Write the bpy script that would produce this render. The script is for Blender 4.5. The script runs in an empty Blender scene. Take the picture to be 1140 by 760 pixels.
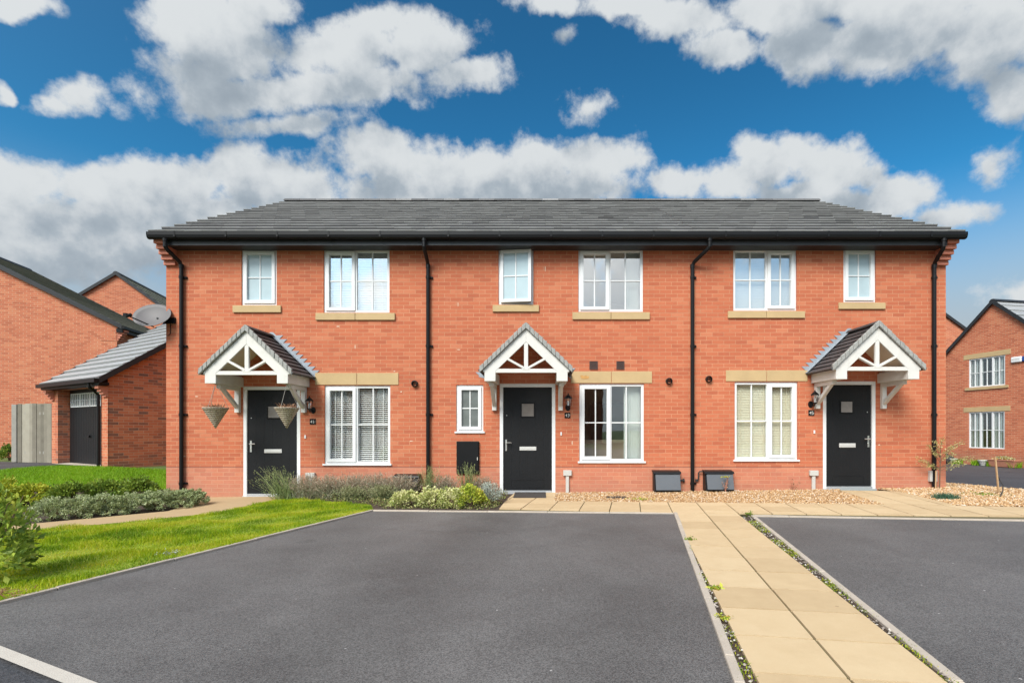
import bpy, bmesh, math, random
import numpy as np
from mathutils import Vector, Matrix
random.seed(7); RNG = np.random.default_rng(11)
R = math.radians
C = bpy.context.scene.collection
SC = bpy.context.scene

# ------------------------------------------------------------------ survey of the place
# camera stands 9.55 m in front of the terrace; F is its focal length in photo pixels, (PX, PY) its optical axis
F, PX, PY, D, H = 550.0, 605.0, 478.0, 9.55, 1.2
S = F / D
def wx(px): return (px - PX) / S                 # pixel -> metres on the facade plane
def wz(py): return H + (PY - py) / S
def at(px, py, depth):                           # a point at a known distance from the camera
    return Vector(((px - PX) / F * depth, depth - D, H + (PY - py) / F * depth))
def sm(t):
    t = min(1, max(0, t)); return t * t * (3 - 2 * t)
def gz(x, y):                                    # height of the ground
    p = -0.027 + 0.0125 * min(9, max(-9, x))
    k = min(1, max(0, (x + 7.4) / 15.4))
    far = 0.2 * (1 - k) - 0.36 * k
    Y = 3.0 * (1 - k) + 10.0 * k
    t = sm((y - 0.1) / Y)
    return p * (1 - t) + far * t
def G(px, py):                                   # where the line of sight through a photo pixel meets the ground
    lo, hi = 0.5, 200.0
    f = lambda t: (H - (py - PY) / F * t) - gz((px - PX) / F * t, t - D)
    for _ in range(50):
        m = (lo + hi) / 2
        if f(m) > 0: lo = m
        else: hi = m
    return ((px - PX) / F * lo, lo - D)

# ------------------------------------------------------------------ node helpers
def new_mat(name):
    m = bpy.data.materials.new(name); m.use_nodes = True
    return m, NT(m.node_tree)
class NT:
    def __init__(s, t): s.t = t
    def n(s, typ, **kw):
        nd = s.t.nodes.new(typ)
        for k, v in kw.items():
            if k.startswith('i_'):
                key = k[2:]; key = int(key) if key.isdigit() else key.replace('_', ' ')
                s.set(nd.inputs[key], v)
            else: setattr(nd, k, v)
        return nd
    def set(s, inp, v):
        if isinstance(v, bpy.types.NodeSocket): s.t.links.new(v, inp)
        elif isinstance(v, bpy.types.Node): s.t.links.new(v.outputs[0], inp)
        else: inp.default_value = v
    def math(s, op, a, b=None, c=None, clamp=False):
        nd = s.t.nodes.new('ShaderNodeMath'); nd.operation = op; nd.use_clamp = clamp
        s.set(nd.inputs[0], a)
        if b is not None: s.set(nd.inputs[1], b)
        if c is not None: s.set(nd.inputs[2], c)
        return nd.outputs[0]
    def vmath(s, op, a, b=None, out=0):
        nd = s.t.nodes.new('ShaderNodeVectorMath'); nd.operation = op
        s.set(nd.inputs[0], a)
        if b is not None: s.set(nd.inputs[1], b)
        return nd.outputs[out]
    def mix(s, f, a, b, blend='MIX'):
        nd = s.t.nodes.new('ShaderNodeMix'); nd.data_type = 'RGBA'; nd.blend_type = blend
        s.set(nd.inputs[0], f); s.set(nd.inputs[6], a); s.set(nd.inputs[7], b)
        return nd.outputs[2]
    def ramp(s, fac, stops):
        nd = s.t.nodes.new('ShaderNodeValToRGB'); e = nd.color_ramp.elements
        while len(e) < len(stops): e.new(0.5)
        for q, (p, c) in zip(e, stops):
            q.position = p; q.color = c if len(c) == 4 else (*c, 1)
        s.set(nd.inputs[0], fac); return nd.outputs[0]
    def noise(s, vec, scale, detail=4, rough=0.55, out=0):
        nd = s.n('ShaderNodeTexNoise'); s.set(nd.inputs['Vector'], vec)
        nd.inputs['Scale'].default_value = scale; nd.inputs['Detail'].default_value = detail
        nd.inputs['Roughness'].default_value = rough
        return nd.outputs[out]
    def obj(s, out='Object'): return s.n('ShaderNodeTexCoord').outputs[out]
    def bsdf(s): return s.t.nodes['Principled BSDF']
    def bump(s, h, strength=0.4, dist=0.01):
        nd = s.n('ShaderNodeBump'); s.set(nd.inputs['Height'], h)
        nd.inputs['Strength'].default_value = strength; nd.inputs['Distance'].default_value = dist
        return nd.outputs[0]
def c4(c): return (*c, 1.0)

def simple(name, col, rough=0.6, metal=0.0, vary=0.12, scale=6, bump=0.0, bscale=60, spec=0.5):
    m, t = new_mat(name); b = t.bsdf()
    v = t.obj()
    n1 = t.noise(v, scale, 6)
    k = t.math('MULTIPLY_ADD', n1, 2 * vary, 1 - vary)
    cc = t.vmath('SCALE', c4(col)[:3]); cc.node.inputs['Scale'].default_value = 1
    t.set(cc.node.inputs['Scale'], k)
    t.set(b.inputs['Base Color'], cc)
    b.inputs['Roughness'].default_value = rough; b.inputs['Metallic'].default_value = metal
    b.inputs['Specular IOR Level'].default_value = spec
    if bump:
        t.set(b.inputs['Normal'], t.bump(t.noise(v, bscale, 4), bump, 0.01))
    return m

def brick_mat(name, ramp, mortar, msize=0.0055, dpc=None, blotch=0.12, mixin=0.0):
    m, t = new_mat(name); b = t.bsdf()
    tc = t.n('ShaderNodeTexCoord')
    sp = t.n('ShaderNodeSeparateXYZ'); t.set(sp.inputs[0], tc.outputs['Object'])
    sn = t.n('ShaderNodeSeparateXYZ'); t.set(sn.inputs[0], tc.outputs['Normal'])
    ax = t.math('ABSOLUTE', sn.outputs[0]); ay = t.math('ABSOLUTE', sn.outputs[1])
    side = t.math('GREATER_THAN', ax, ay)
    u = t.math('ADD', t.math('MULTIPLY', side, sp.outputs[1]), t.math('MULTIPLY', t.math('SUBTRACT', 1.0, side), sp.outputs[0]))
    cv = t.n('ShaderNodeCombineXYZ'); t.set(cv.inputs[0], u); t.set(cv.inputs[1], sp.outputs[2])
    # slightly wandering courses
    wob = t.vmath('SCALE', t.vmath('SUBTRACT', t.noise(cv.outputs[0], 3.0, 3, out=1), (0.5, 0.5, 0.5)))
    wob.node.inputs['Scale'].default_value = 0.009
    vec = t.vmath('ADD', cv.outputs[0], wob)
    br = t.n('ShaderNodeTexBrick'); t.set(br.inputs['Vector'], vec)
    br.offset = 0.5; br.offset_frequency = 2; br.squash = 1
    for k, v in (('Color1', (0, 0, 0, 1)), ('Color2', (1, 1, 1, 1)), ('Mortar', (0.5, 0.5, 0.5, 1)), ('Scale', 1.0),
                 ('Mortar Size', msize), ('Mortar Smooth', 0.25), ('Bias', 0.0), ('Brick Width', 0.225), ('Row Height', 0.075)):
        br.inputs[k].default_value = v
    rnd = t.math('ADD', t.n('ShaderNodeSeparateColor', i_0=br.outputs[0]).outputs[0],
                 t.math('MULTIPLY', t.math('SUBTRACT', t.noise(vec, 7, 3), 0.5), 0.5))
    col = t.ramp(rnd, ramp)
    fine = t.noise(vec, 90, 4, 0.7)
    col = t.mix(t.math('MULTIPLY_ADD', fine, 0.5, -0.1, clamp=True), col, t.mix(1.0, col, (0.72, 0.68, 0.66, 1), 'MULTIPLY'))
    big = t.noise(cv.outputs[0], 0.9, 4)
    col = t.mix(t.math('MULTIPLY_ADD', big, 1.6, -0.55, clamp=True), col, t.mix(1.0, col, (1 - blotch, 1 - blotch * 1.3, 1 - blotch * 1.3, 1), 'MULTIPLY'))
    mpatch = t.noise(cv.outputs[0], 1.6, 4)
    mcol = t.mix(t.math('MULTIPLY_ADD', mpatch, 3.0, -1.1, clamp=True), c4(mortar), c4(tuple(0.72 * a for a in mortar)))
    out = t.mix(br.outputs['Fac'], col, mcol)
    if dpc is not None:      # the damp-proof course: a thin dark joint, plinth bricks of a pinker batch with lime bloom below it
        z = sp.outputs[2]
        below = t.math('LESS_THAN', z, dpc)
        bloom = t.math('MULTIPLY', below, t.math('MULTIPLY_ADD', t.noise(cv.outputs[0], 5, 5, 0.7), 0.55, 0.0))
        out = t.mix(bloom, out, (0.55, 0.29, 0.215, 1))
        line = t.math('LESS_THAN', t.math('ABSOLUTE', t.math('SUBTRACT', z, dpc)), 0.007)
        out = t.mix(t.math('MULTIPLY', line, 0.75), out, (0.12, 0.06, 0.05, 1))
    st_v = t.n('ShaderNodeCombineXYZ'); t.set(st_v.inputs[0], t.math('MULTIPLY', u, 2.6)); t.set(st_v.inputs[1], t.math('MULTIPLY', sp.outputs[2], .22))
    run = t.math('MULTIPLY_ADD', t.noise(st_v.outputs[0], 1.6, 5, .6), 2.6, -1.45, clamp=True)
    out = t.mix(t.math('MULTIPLY', run, .30), out, t.mix(1.0, out, (.74, .73, .74, 1), 'MULTIPLY'))
    salt = t.math('MULTIPLY_ADD', t.noise(cv.outputs[0], 2.3, 6, .7), 3.2, -1.95, clamp=True)
    out = t.mix(t.math('MULTIPLY', salt, .35), out, (.57, .31, .21, 1))
    foot = t.math('MULTIPLY', t.math('SUBTRACT', 1.0, t.math('MULTIPLY', sp.outputs[2], 3.6, clamp=True), clamp=True), t.noise(cv.outputs[0], 9, 5, .7))
    out = t.mix(t.math('MULTIPLY', foot, .55), out, (.30, .20, .14, 1))
    t.set(b.inputs['Base Color'], out)
    b.inputs['Roughness'].default_value = 0.88; b.inputs['Specular IOR Level'].default_value = 0.25
    hh = t.math('ADD', t.math('SUBTRACT', 1.0, br.outputs['Fac']), t.math('MULTIPLY', fine, 0.35))
    t.set(b.inputs['Normal'], t.bump(hh, 0.5, 0.006))
    return m

def leaf_mat(name, cols, rough=0.55, trans=0.25):
    m, t = new_mat(name); b = t.bsdf()
    a = t.n('ShaderNodeAttribute', attribute_name='tint')
    stops = [(i / max(1, len(cols) - 1), c) for i, c in enumerate(cols)]
    col = t.ramp(t.n('ShaderNodeSeparateColor', i_0=a.outputs[0]).outputs[0], stops)
    t.set(b.inputs['Base Color'], col)
    b.inputs['Roughness'].default_value = rough; b.inputs['Specular IOR Level'].default_value = 0.3
    tr = t.n('ShaderNodeBsdfTranslucent'); t.set(tr.inputs[0], col)
    mx = t.n('ShaderNodeMixShader', i_0=trans); t.t.links.new(b.outputs[0], mx.inputs[1]); t.t.links.new(tr.outputs[0], mx.inputs[2])
    t.t.links.new(mx.outputs[0], t.t.nodes['Material Output'].inputs[0])
    return m

def asphalt_mat(name, base, scale=1.0, warm=0.0):
    m, t = new_mat(name); b = t.bsdf(); v = t.obj()
    vo = t.n('ShaderNodeTexVoronoi'); t.set(vo.inputs['Vector'], v); vo.inputs['Scale'].default_value = 170 * scale
    spk = t.n('ShaderNodeSeparateColor', i_0=vo.outputs['Color']).outputs[0]
    fine = t.noise(v, 330 * scale, 3, 0.7)
    big = t.noise(v, 0.42, 5, 0.62); mid = t.noise(v, 2.2, 6, 0.68)
    k = t.math('ADD', t.math('MULTIPLY_ADD', spk, 0.85, 0.44), t.math('MULTIPLY_ADD', fine, 0.6, -0.22))
    k = t.math('MULTIPLY', k, t.math('ADD', t.math('MULTIPLY_ADD', big, 0.95, 0.28), t.math('MULTIPLY_ADD', mid, 0.5, 0.0)))
    # rolled lanes and wheel tracks run down the bay
    w = t.n('ShaderNodeTexWave'); w.bands_direction = 'X'
    mp = t.n('ShaderNodeMapping'); t.set(mp.inputs[0], v); mp.inputs['Rotation'].default_value = (0, 0, 0.19)
    t.set(w.inputs[0], mp); w.inputs['Scale'].default_value = 0.17; w.inputs['Distortion'].default_value = 3.5; w.inputs['Detail'].default_value = 4
    k = t.math('MULTIPLY', k, t.math('MULTIPLY_ADD', w.outputs['Fac'], 0.16, 0.93))
    # a few oil drips and tyre scuffs, some pale chips of loose stone
    oil = t.n('ShaderNodeMapRange'); t.set(oil.inputs[0], t.noise(v, 1.7, 3, .5)); oil.inputs[1].default_value = .68; oil.inputs[2].default_value = .76
    k = t.math('MULTIPLY', k, t.math('MULTIPLY_ADD', oil.outputs[0], -.22, 1.0))
    chip = t.n('ShaderNodeTexVoronoi'); t.set(chip.inputs['Vector'], v); chip.inputs['Scale'].default_value = 7.0
    cm = t.math('MULTIPLY', t.math('LESS_THAN', chip.outputs['Distance'], .055), t.math('GREATER_THAN', t.n('ShaderNodeSeparateColor', i_0=chip.outputs['Color']).outputs[1], .8))
    k = t.math('ADD', k, t.math('MULTIPLY', cm, 2.2))
    sc = t.vmath('SCALE', base); t.set(sc.node.inputs['Scale'], k)
    t.set(b.inputs['Base Color'], sc)
    t.set(b.inputs['Roughness'], t.math('MULTIPLY_ADD', mid, 0.3, 0.55))
    b.inputs['Specular IOR Level'].default_value = 0.4
    t.set(b.inputs['Normal'], t.bump(t.math('ADD', vo.outputs['Distance'], t.math('MULTIPLY', fine, 0.5)), 0.35, 0.004))
    return m

M = {}
RED = [(0.0, (0.435, 0.125, 0.066)), (0.2, (0.475, 0.138, 0.071)), (0.5, (0.50, 0.149, 0.076)), (0.8, (0.525, 0.163, 0.083)), (1.0, (0.55, 0.195, 0.104))]
M['brick'] = brick_mat('red facing brick', RED, (0.57, 0.285, 0.165), dpc=wz(519.5), msize=0.0048)
M['brick_corbel'] = simple('red brick corbel', (0.52, 0.19, 0.125), 0.85, vary=0.2, scale=9, bump=0.3)
M['brick_far'] = brick_mat('orange red brick', [(0.0, (0.42, 0.115, 0.06)), (0.3, (0.50, 0.145, 0.076)), (0.7, (0.55, 0.17, 0.088)), (1.0, (0.58, 0.21, 0.11))], (0.56, 0.34, 0.22), msize=0.007)
M['brick_mixed'] = brick_mat('dark mixed brick', [(0.0, (0.22, 0.115, 0.09)), (0.18, (0.38, 0.13, 0.08)), (0.55, (0.56, 0.165, 0.085)), (1.0, (0.62, 0.225, 0.12))], (0.55, 0.34, 0.24), msize=0.005)
M['mortar_smear'] = simple('pale mortar', (0.62, 0.50, 0.38), 0.9, vary=0.2, scale=20)
M['upvc'] = simple('white plastic frame', (0.72, 0.725, 0.73), 0.35, vary=0.04)
M['white_paint'] = simple('white painted timber', (0.62, 0.605, 0.575), 0.55, vary=0.10, scale=5, bump=0.05)
for k_, (am, gc) in {'upvc': (.16, (.42, .40, .36, 1)), 'white_paint': (.30, (.34, .33, .25, 1))}.items():
    t_ = NT(M[k_].node_tree); b_ = t_.bsdf(); src_ = b_.inputs['Base Color'].links[0].from_socket; v_ = t_.obj()
    g_ = t_.math('MULTIPLY_ADD', t_.noise(v_, 9, 7, .72), 3.4, -1.75, clamp=True)
    t_.set(b_.inputs['Base Color'], t_.mix(t_.math('MULTIPLY', g_, am), src_, gc))
M['stone'] = simple('buff cast stone', (0.47, 0.335, 0.175), 0.85, vary=0.16, scale=4, bump=0.25, bscale=90)
M['stain'] = simple('brown stained stone', (0.50, 0.27, 0.09), 0.85, vary=0.3, scale=25)
M['black_plastic'] = simple('black plastic', (0.0085, 0.0085, 0.0095), 0.4, vary=0.25, scale=3, spec=.22)
M['fascia'] = simple('weathered black fascia', (0.026, 0.027, 0.030), 0.42, vary=0.5, scale=2.2, spec=.3)
M['door_black'] = simple('black composite door', (0.0105, 0.011, 0.0125), 0.5, vary=0.2, scale=3, bump=0.35, bscale=35, spec=.22)
M['chrome'] = simple('brushed steel', (0.70, 0.69, 0.66), 0.3, metal=0.9, vary=0.05)
M['letter'] = simple('satin letter plate', (0.62, 0.61, 0.59), 0.45, metal=0.3, vary=0.05)
M['alu'] = simple('aluminium threshold', (0.50, 0.52, 0.55), 0.4, metal=0.5, vary=0.05)
M['rubber'] = simple('dark rubber', (0.028, 0.026, 0.026), 0.8, vary=0.25, scale=30)
M['doormat'] = simple('brown black coir', (0.05, 0.042, 0.038), 0.95, vary=0.4, scale=60, bump=0.6, bscale=200)
M['vent_brown'] = simple('brown plastic vent', (0.07, 0.035, 0.028), 0.5)
M['grey_box'] = simple('grey plastic box', (0.50, 0.49, 0.46), 0.6, vary=0.08)
M['grey_lid'] = simple('slate grey meter lid', (0.105, 0.115, 0.13), 0.38, vary=0.10, scale=4)
M['lead'] = simple('lead sheet', (0.31, 0.345, 0.385), 0.5, metal=0.15, vary=0.22, scale=8, bump=0.2, bscale=14)
M['verge'] = simple('grey verge mortar', (0.30, 0.30, 0.285), 0.9, vary=0.4, scale=14, bump=0.5, bscale=40)
M['lining'] = simple('cream canopy lining', (0.74, 0.69, 0.60), 0.6, vary=0.05)
M['room'] = simple('painted room wall', (0.74, 0.66, 0.55), 0.9, vary=0.03)
M['room_floor'] = simple('room carpet', (0.28, 0.22, 0.17), 0.95, vary=0.1)
M['blind_white'] = simple('white blind slats', (0.88, 0.87, 0.85), 0.5, vary=0.02)
M['blind_beige'] = simple('beige blind slats', (0.74, 0.69, 0.53), 0.6, vary=0.03)
M['blind_green'] = simple('pale vertical blind', (0.66, 0.70, 0.66), 0.7, vary=0.05)
M['sofa'] = simple('cream upholstery', (0.55, 0.42, 0.30), 0.9, vary=0.1)
M['cabinet'] = simple('dark brown gloss cabinet', (0.075, 0.028, 0.022), 0.3, vary=0.2)
M['wicker'] = None
M['dry'] = leaf_mat('dry brown stems', [(0.16, 0.07, 0.035), (0.30, 0.15, 0.08), (0.42, 0.27, 0.16)], trans=0.1)
M['kerb'] = simple('concrete edging', (0.42, 0.36, 0.30), 0.9, vary=0.22, scale=7, bump=0.3, bscale=120)
M['lane'] = simple('white thermoplastic line', (0.47, 0.43, 0.38), 0.8, vary=0.12, scale=18, bump=0.25, bscale=150)
M['asphalt'] = asphalt_mat('bay asphalt', (0.113, 0.107, 0.105))
M['asphalt_road'] = asphalt_mat('road asphalt', (0.062, 0.061, 0.066), 0.7)
M['soil'] = simple('dark bark soil', (0.055, 0.036, 0.024), 0.98, vary=0.5, scale=22, bump=1.0, bscale=60)
M['ground'] = simple('rough turf', (0.075, 0.115, 0.022), 0.98, vary=0.35, scale=4, bump=0.8, bscale=60)
M['turf'] = simple('turf base', (0.20, 0.26, 0.015), 0.98, vary=0.35, scale=5, bump=0.8, bscale=70)
M['wood_board'] = tinted('silvered fence board', [(0, (.16, .155, .135)), (.5, (.26, .25, .215)), (1, (.36, .345, .30))], .9, .3, 40) if 0 else None
M['wood_grey'] = simple('silvered fence timber', (0.27, 0.255, 0.225), 0.85, vary=0.2, scale=7, bump=0.3, bscale=30)
M['wood_stake'] = simple('tan stake timber', (0.46, 0.30, 0.16), 0.8, vary=0.2, scale=12)
M['terracotta'] = simple('terracotta', (0.40, 0.17, 0.105), 0.85, vary=0.15)
M['dish'] = simple('grey dish enamel', (0.13, 0.122, 0.125), 0.6, metal=0.0, vary=0.12, scale=5)
M['blue'] = simple('blue plastic', (0.02, 0.06, 0.25), 0.4)
M['grout'] = simple('sandy joint', (0.13, 0.105, 0.05), 0.95, vary=0.4, scale=14)
M['frost'] = simple('frosted glass', (0.40, 0.50, 0.54), 0.12, vary=0.16, scale=3)
M['pane_grey'] = simple('grey obscure pane', (0.22, 0.23, 0.24), 0.2, vary=0.15)
M['frost_dark'] = simple('obscure door glass', (0.20, 0.18, 0.165), 0.15, vary=0.2, scale=12)
M['glass_dark'] = simple('dim obscure glass', (0.13, 0.145, 0.14), 0.08, vary=0.5, scale=6)
def tinted(name, ramp, rough=0.85, bump=0.3, bscale=90, fine=0.3, blot=.6):
    m, t = new_mat(name); b = t.bsdf(); v = t.obj()
    a = t.n('ShaderNodeAttribute', attribute_name='tint')
    k = t.math('ADD', t.n('ShaderNodeSeparateColor', i_0=a.outputs[0]).outputs[0], t.math('MULTIPLY_ADD', t.noise(v, 5, 5, 0.65), blot, -blot / 2))
    col = t.ramp(k, ramp)
    col = t.mix(t.math('MULTIPLY', t.noise(v, 180, 3, 0.7), fine), col, t.mix(1.0, col, (0.55, 0.52, 0.5, 1), 'MULTIPLY'))
    t.set(b.inputs['Base Color'], col); b.inputs['Roughness'].default_value = rough; b.inputs['Specular IOR Level'].default_value = 0.3
    t.set(b.inputs['Normal'], t.bump(t.noise(v, bscale, 4), bump, 0.004))
    return m
def flag_mat():
    m = tinted('buff paving flag', [(0.0, (0.44, 0.315, 0.18)), (0.5, (0.55, 0.41, 0.245)), (1.0, (0.63, 0.49, 0.31))], bump=0.35, bscale=140)
    t = NT(m.node_tree); b = t.bsdf(); src = b.inputs['Base Color'].links[0].from_socket; v = t.obj()
    d1 = t.math('MULTIPLY_ADD', t.noise(v, 3.1, 7, .7), 3.0, -1.6, clamp=True); c = t.mix(t.math('MULTIPLY', d1, .5), src, (.40, .28, .16, 1))
    d2 = t.n('ShaderNodeTexVoronoi'); t.set(d2.inputs[0], v); d2.inputs['Scale'].default_value = 5.0
    sp = t.math('MULTIPLY', t.math('LESS_THAN', d2.outputs['Distance'], .06), t.math('GREATER_THAN', t.n('ShaderNodeSeparateColor', i_0=d2.outputs['Color']).outputs[0], .72))
    c = t.mix(t.math('MULTIPLY', sp, .5), c, (.25, .17, .10, 1)); t.set(b.inputs['Base Color'], c); return m
M['flag'] = flag_mat() if 1 else tinted('buff paving flag', [(0.0, (0.455, 0.315, 0.165)), (0.5, (0.56, 0.405, 0.225)), (1.0, (0.63, 0.475, 0.28))], bump=0.35, bscale=140)
M['wood_board'] = tinted('silvered fence board', [(0, (.16, .145, .115)), (.5, (.28, .255, .205)), (1, (.40, .37, .30))], .9, .3, 40)
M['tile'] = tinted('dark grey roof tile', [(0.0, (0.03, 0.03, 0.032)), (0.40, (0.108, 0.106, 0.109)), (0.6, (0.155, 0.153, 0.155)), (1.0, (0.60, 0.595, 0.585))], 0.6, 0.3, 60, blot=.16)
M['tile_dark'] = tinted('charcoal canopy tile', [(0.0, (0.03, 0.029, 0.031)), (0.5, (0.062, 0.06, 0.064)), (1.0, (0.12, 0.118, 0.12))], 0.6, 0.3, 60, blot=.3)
M['tile_brown'] = tinted('mossy brown roof tile', [(0.0, (0.10, 0.095, 0.07)), (0.5, (0.20, 0.19, 0.14)), (1.0, (0.42, 0.40, 0.30))], 0.7, 0.3, 60)
M['tile_slate'] = tinted('slate grey roof tile', [(0.0, (0.05, 0.05, 0.055)), (0.3, (0.30, 0.305, 0.315)), (0.6, (0.40, 0.405, 0.41)), (1.0, (0.46, 0.465, 0.47))], 0.45, 0.2, 60)
M['pebble'] = tinted('golden gravel', [(0.0, (0.34, 0.19, 0.09)), (0.3, (0.48, 0.29, 0.14)), (0.6, (0.57, 0.38, 0.20)), (0.85, (0.62, 0.47, 0.31)), (1.0, (0.68, 0.61, 0.52))], 0.8, 0.1)
M['pebble_grey'] = tinted('grey gravel', [(0.0, (0.13, 0.11, 0.10)), (0.5, (0.36, 0.31, 0.27)), (1.0, (0.62, 0.58, 0.52))], 0.8, 0.1)
M['gravel_bed'] = simple('gravel underlay', (0.40, 0.245, 0.12), 0.95, vary=0.3, scale=30, bump=0.8, bscale=80)
M['grass'] = leaf_mat('lawn grass blades', [(0.10, 0.19, 0.004), (0.24, 0.37, 0.006), (0.42, 0.47, 0.010), (0.58, 0.50, 0.08)], trans=0.4)
M['grass_rear'] = leaf_mat('rear lawn grass blades', [(0.13, 0.26, 0.010), (0.22, 0.42, 0.015), (0.33, 0.50, 0.02)], trans=0.4)
M['hebe'] = leaf_mat('grey green leaves', [(0.16, 0.20, 0.07), (0.35, 0.41, 0.19), (0.58, 0.62, 0.40)], trans=0.2)
M['green_leaf'] = leaf_mat('mid green leaves', [(0.07, 0.13, 0.018), (0.17, 0.26, 0.035), (0.36, 0.42, 0.05)], trans=0.25)
M['yellow_leaf'] = leaf_mat('yellow green leaves', [(0.13, 0.20, 0.015), (0.36, 0.42, 0.035), (0.62, 0.56, 0.06)], trans=0.3)
M['varieg_leaf'] = leaf_mat('variegated cream leaves', [(0.13, 0.19, 0.04), (0.42, 0.46, 0.13), (0.68, 0.66, 0.32), (0.72, 0.70, 0.42)], trans=0.2)
M['lime_leaf'] = leaf_mat('lime leaves with red tips', [(0.14, 0.22, 0.03), (0.38, 0.46, 0.05), (0.58, 0.58, 0.09), (0.52, 0.22, 0.08)], trans=0.25)
M['lavender'] = leaf_mat('faded lavender stems', [(0.15, 0.18, 0.09), (0.30, 0.32, 0.20), (0.42, 0.37, 0.28), (0.46, 0.30, 0.22)], trans=0.15)
M['lav_green'] = leaf_mat('green spiky stems', [(0.09, 0.14, 0.05), (0.22, 0.28, 0.10), (0.38, 0.40, 0.18)], trans=0.2)
M['lav_mix'] = leaf_mat('green grey stems', [(0.10, 0.13, 0.05), (0.24, 0.27, 0.12), (0.38, 0.36, 0.20)], trans=0.15)
M['bed_mix'] = leaf_mat('bed litter leaves', [(0.16, 0.10, 0.05), (0.13, 0.17, 0.05), (0.26, 0.30, 0.09), (0.40, 0.30, 0.16)], trans=0.15)
M['silver'] = leaf_mat('silver leaves', [(0.22, 0.25, 0.20), (0.40, 0.44, 0.38), (0.56, 0.60, 0.53)], trans=0.1)
M['corner_leaf'] = leaf_mat('broad green leaves', [(0.11, 0.19, 0.035), (0.25, 0.37, 0.06), (0.42, 0.52, 0.08), (0.62, 0.56, 0.10)], rough=0.4, trans=0.3)
M['willow_leaf'] = leaf_mat('pale yellow leaves', [(0.30, 0.33, 0.10), (0.52, 0.50, 0.20), (0.66, 0.60, 0.32)], trans=0.3)
M['pine'] = leaf_mat('blue green needles', [(0.03, 0.085, 0.055), (0.07, 0.16, 0.09)], trans=0.1)
M['flower'] = leaf_mat('mixed pansy petals', [(0.10, 0.20, 0.03), (0.55, 0.55, 0.40), (0.6, 0.45, 0.03), (0.10, 0.04, 0.25)], trans=0.2)
M['bark'] = simple('brown bark', (0.14, 0.09, 0.055), 0.9, vary=0.3, scale=30)

def make_wicker():
    m, t = new_mat('grey wicker'); b = t.bsdf(); v = t.obj()
    w = t.n('ShaderNodeTexWave'); w.bands_direction = 'Z'; t.set(w.inputs[0], v); w.inputs['Scale'].default_value = 9; w.inputs['Distortion'].default_value = 4.0; w.inputs['Detail Scale'].default_value = 9
    c = t.mix(w.outputs['Fac'], (0.13, 0.10, 0.07, 1), (0.60, 0.52, 0.41, 1))
    t.set(b.inputs['Base Color'], c); b.inputs['Roughness'].default_value = 0.8
    t.set(b.inputs['Normal'], t.bump(w.outputs['Fac'], 0.8, 0.01)); return m
M['wicker'] = make_wicker()
def make_glass(name, f0):
    m, t = new_mat(name); nt = t.t; nt.nodes.remove(t.bsdf())
    tr = t.n('ShaderNodeBsdfTransparent'); tr.inputs[0].default_value = (0.98, 0.99, 0.985, 1)
    gl = t.n('ShaderNodeBsdfGlossy'); gl.inputs['Roughness'].default_value = 0.015; gl.inputs[0].default_value = (0.92, 0.96, 1.0, 1)
    t.set(gl.inputs['Normal'], t.bump(t.noise(t.obj(), 1.3, 2), 0.12, 0.02))
    fr = t.n('ShaderNodeLayerWeight'); fr.inputs['Blend'].default_value = .5
    mx = t.n('ShaderNodeMixShader'); t.set(mx.inputs[0], t.math('MULTIPLY_ADD', t.math('POWER', fr.outputs['Facing'], 4.0), 1 - f0, f0, clamp=True))
    nt.links.new(tr.outputs[0], mx.inputs[1]); nt.links.new(gl.outputs[0], mx.inputs[2])
    nt.links.new(mx.outputs[0], nt.nodes['Material Output'].inputs[0]); return m
M['glass'] = make_glass('window glass', .11)
M['glass_sky'] = make_glass('reflective window glass', .31)
def emit(name, col, s):
    m, t = new_mat(name); b = t.bsdf(); b.inputs['Emission Color'].default_value = c4(col); b.inputs['Emission Strength'].default_value = s; return m
M['lamp_glow'] = emit('lit lamp shade', (1, 0.93, 0.82), 1.1)
M['plate'] = simple('gloss black slate plate', (0.008, 0.008, 0.008), 0.2)
M['digit'] = simple('silver digits', (0.72, 0.70, 0.66), 0.4)

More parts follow.
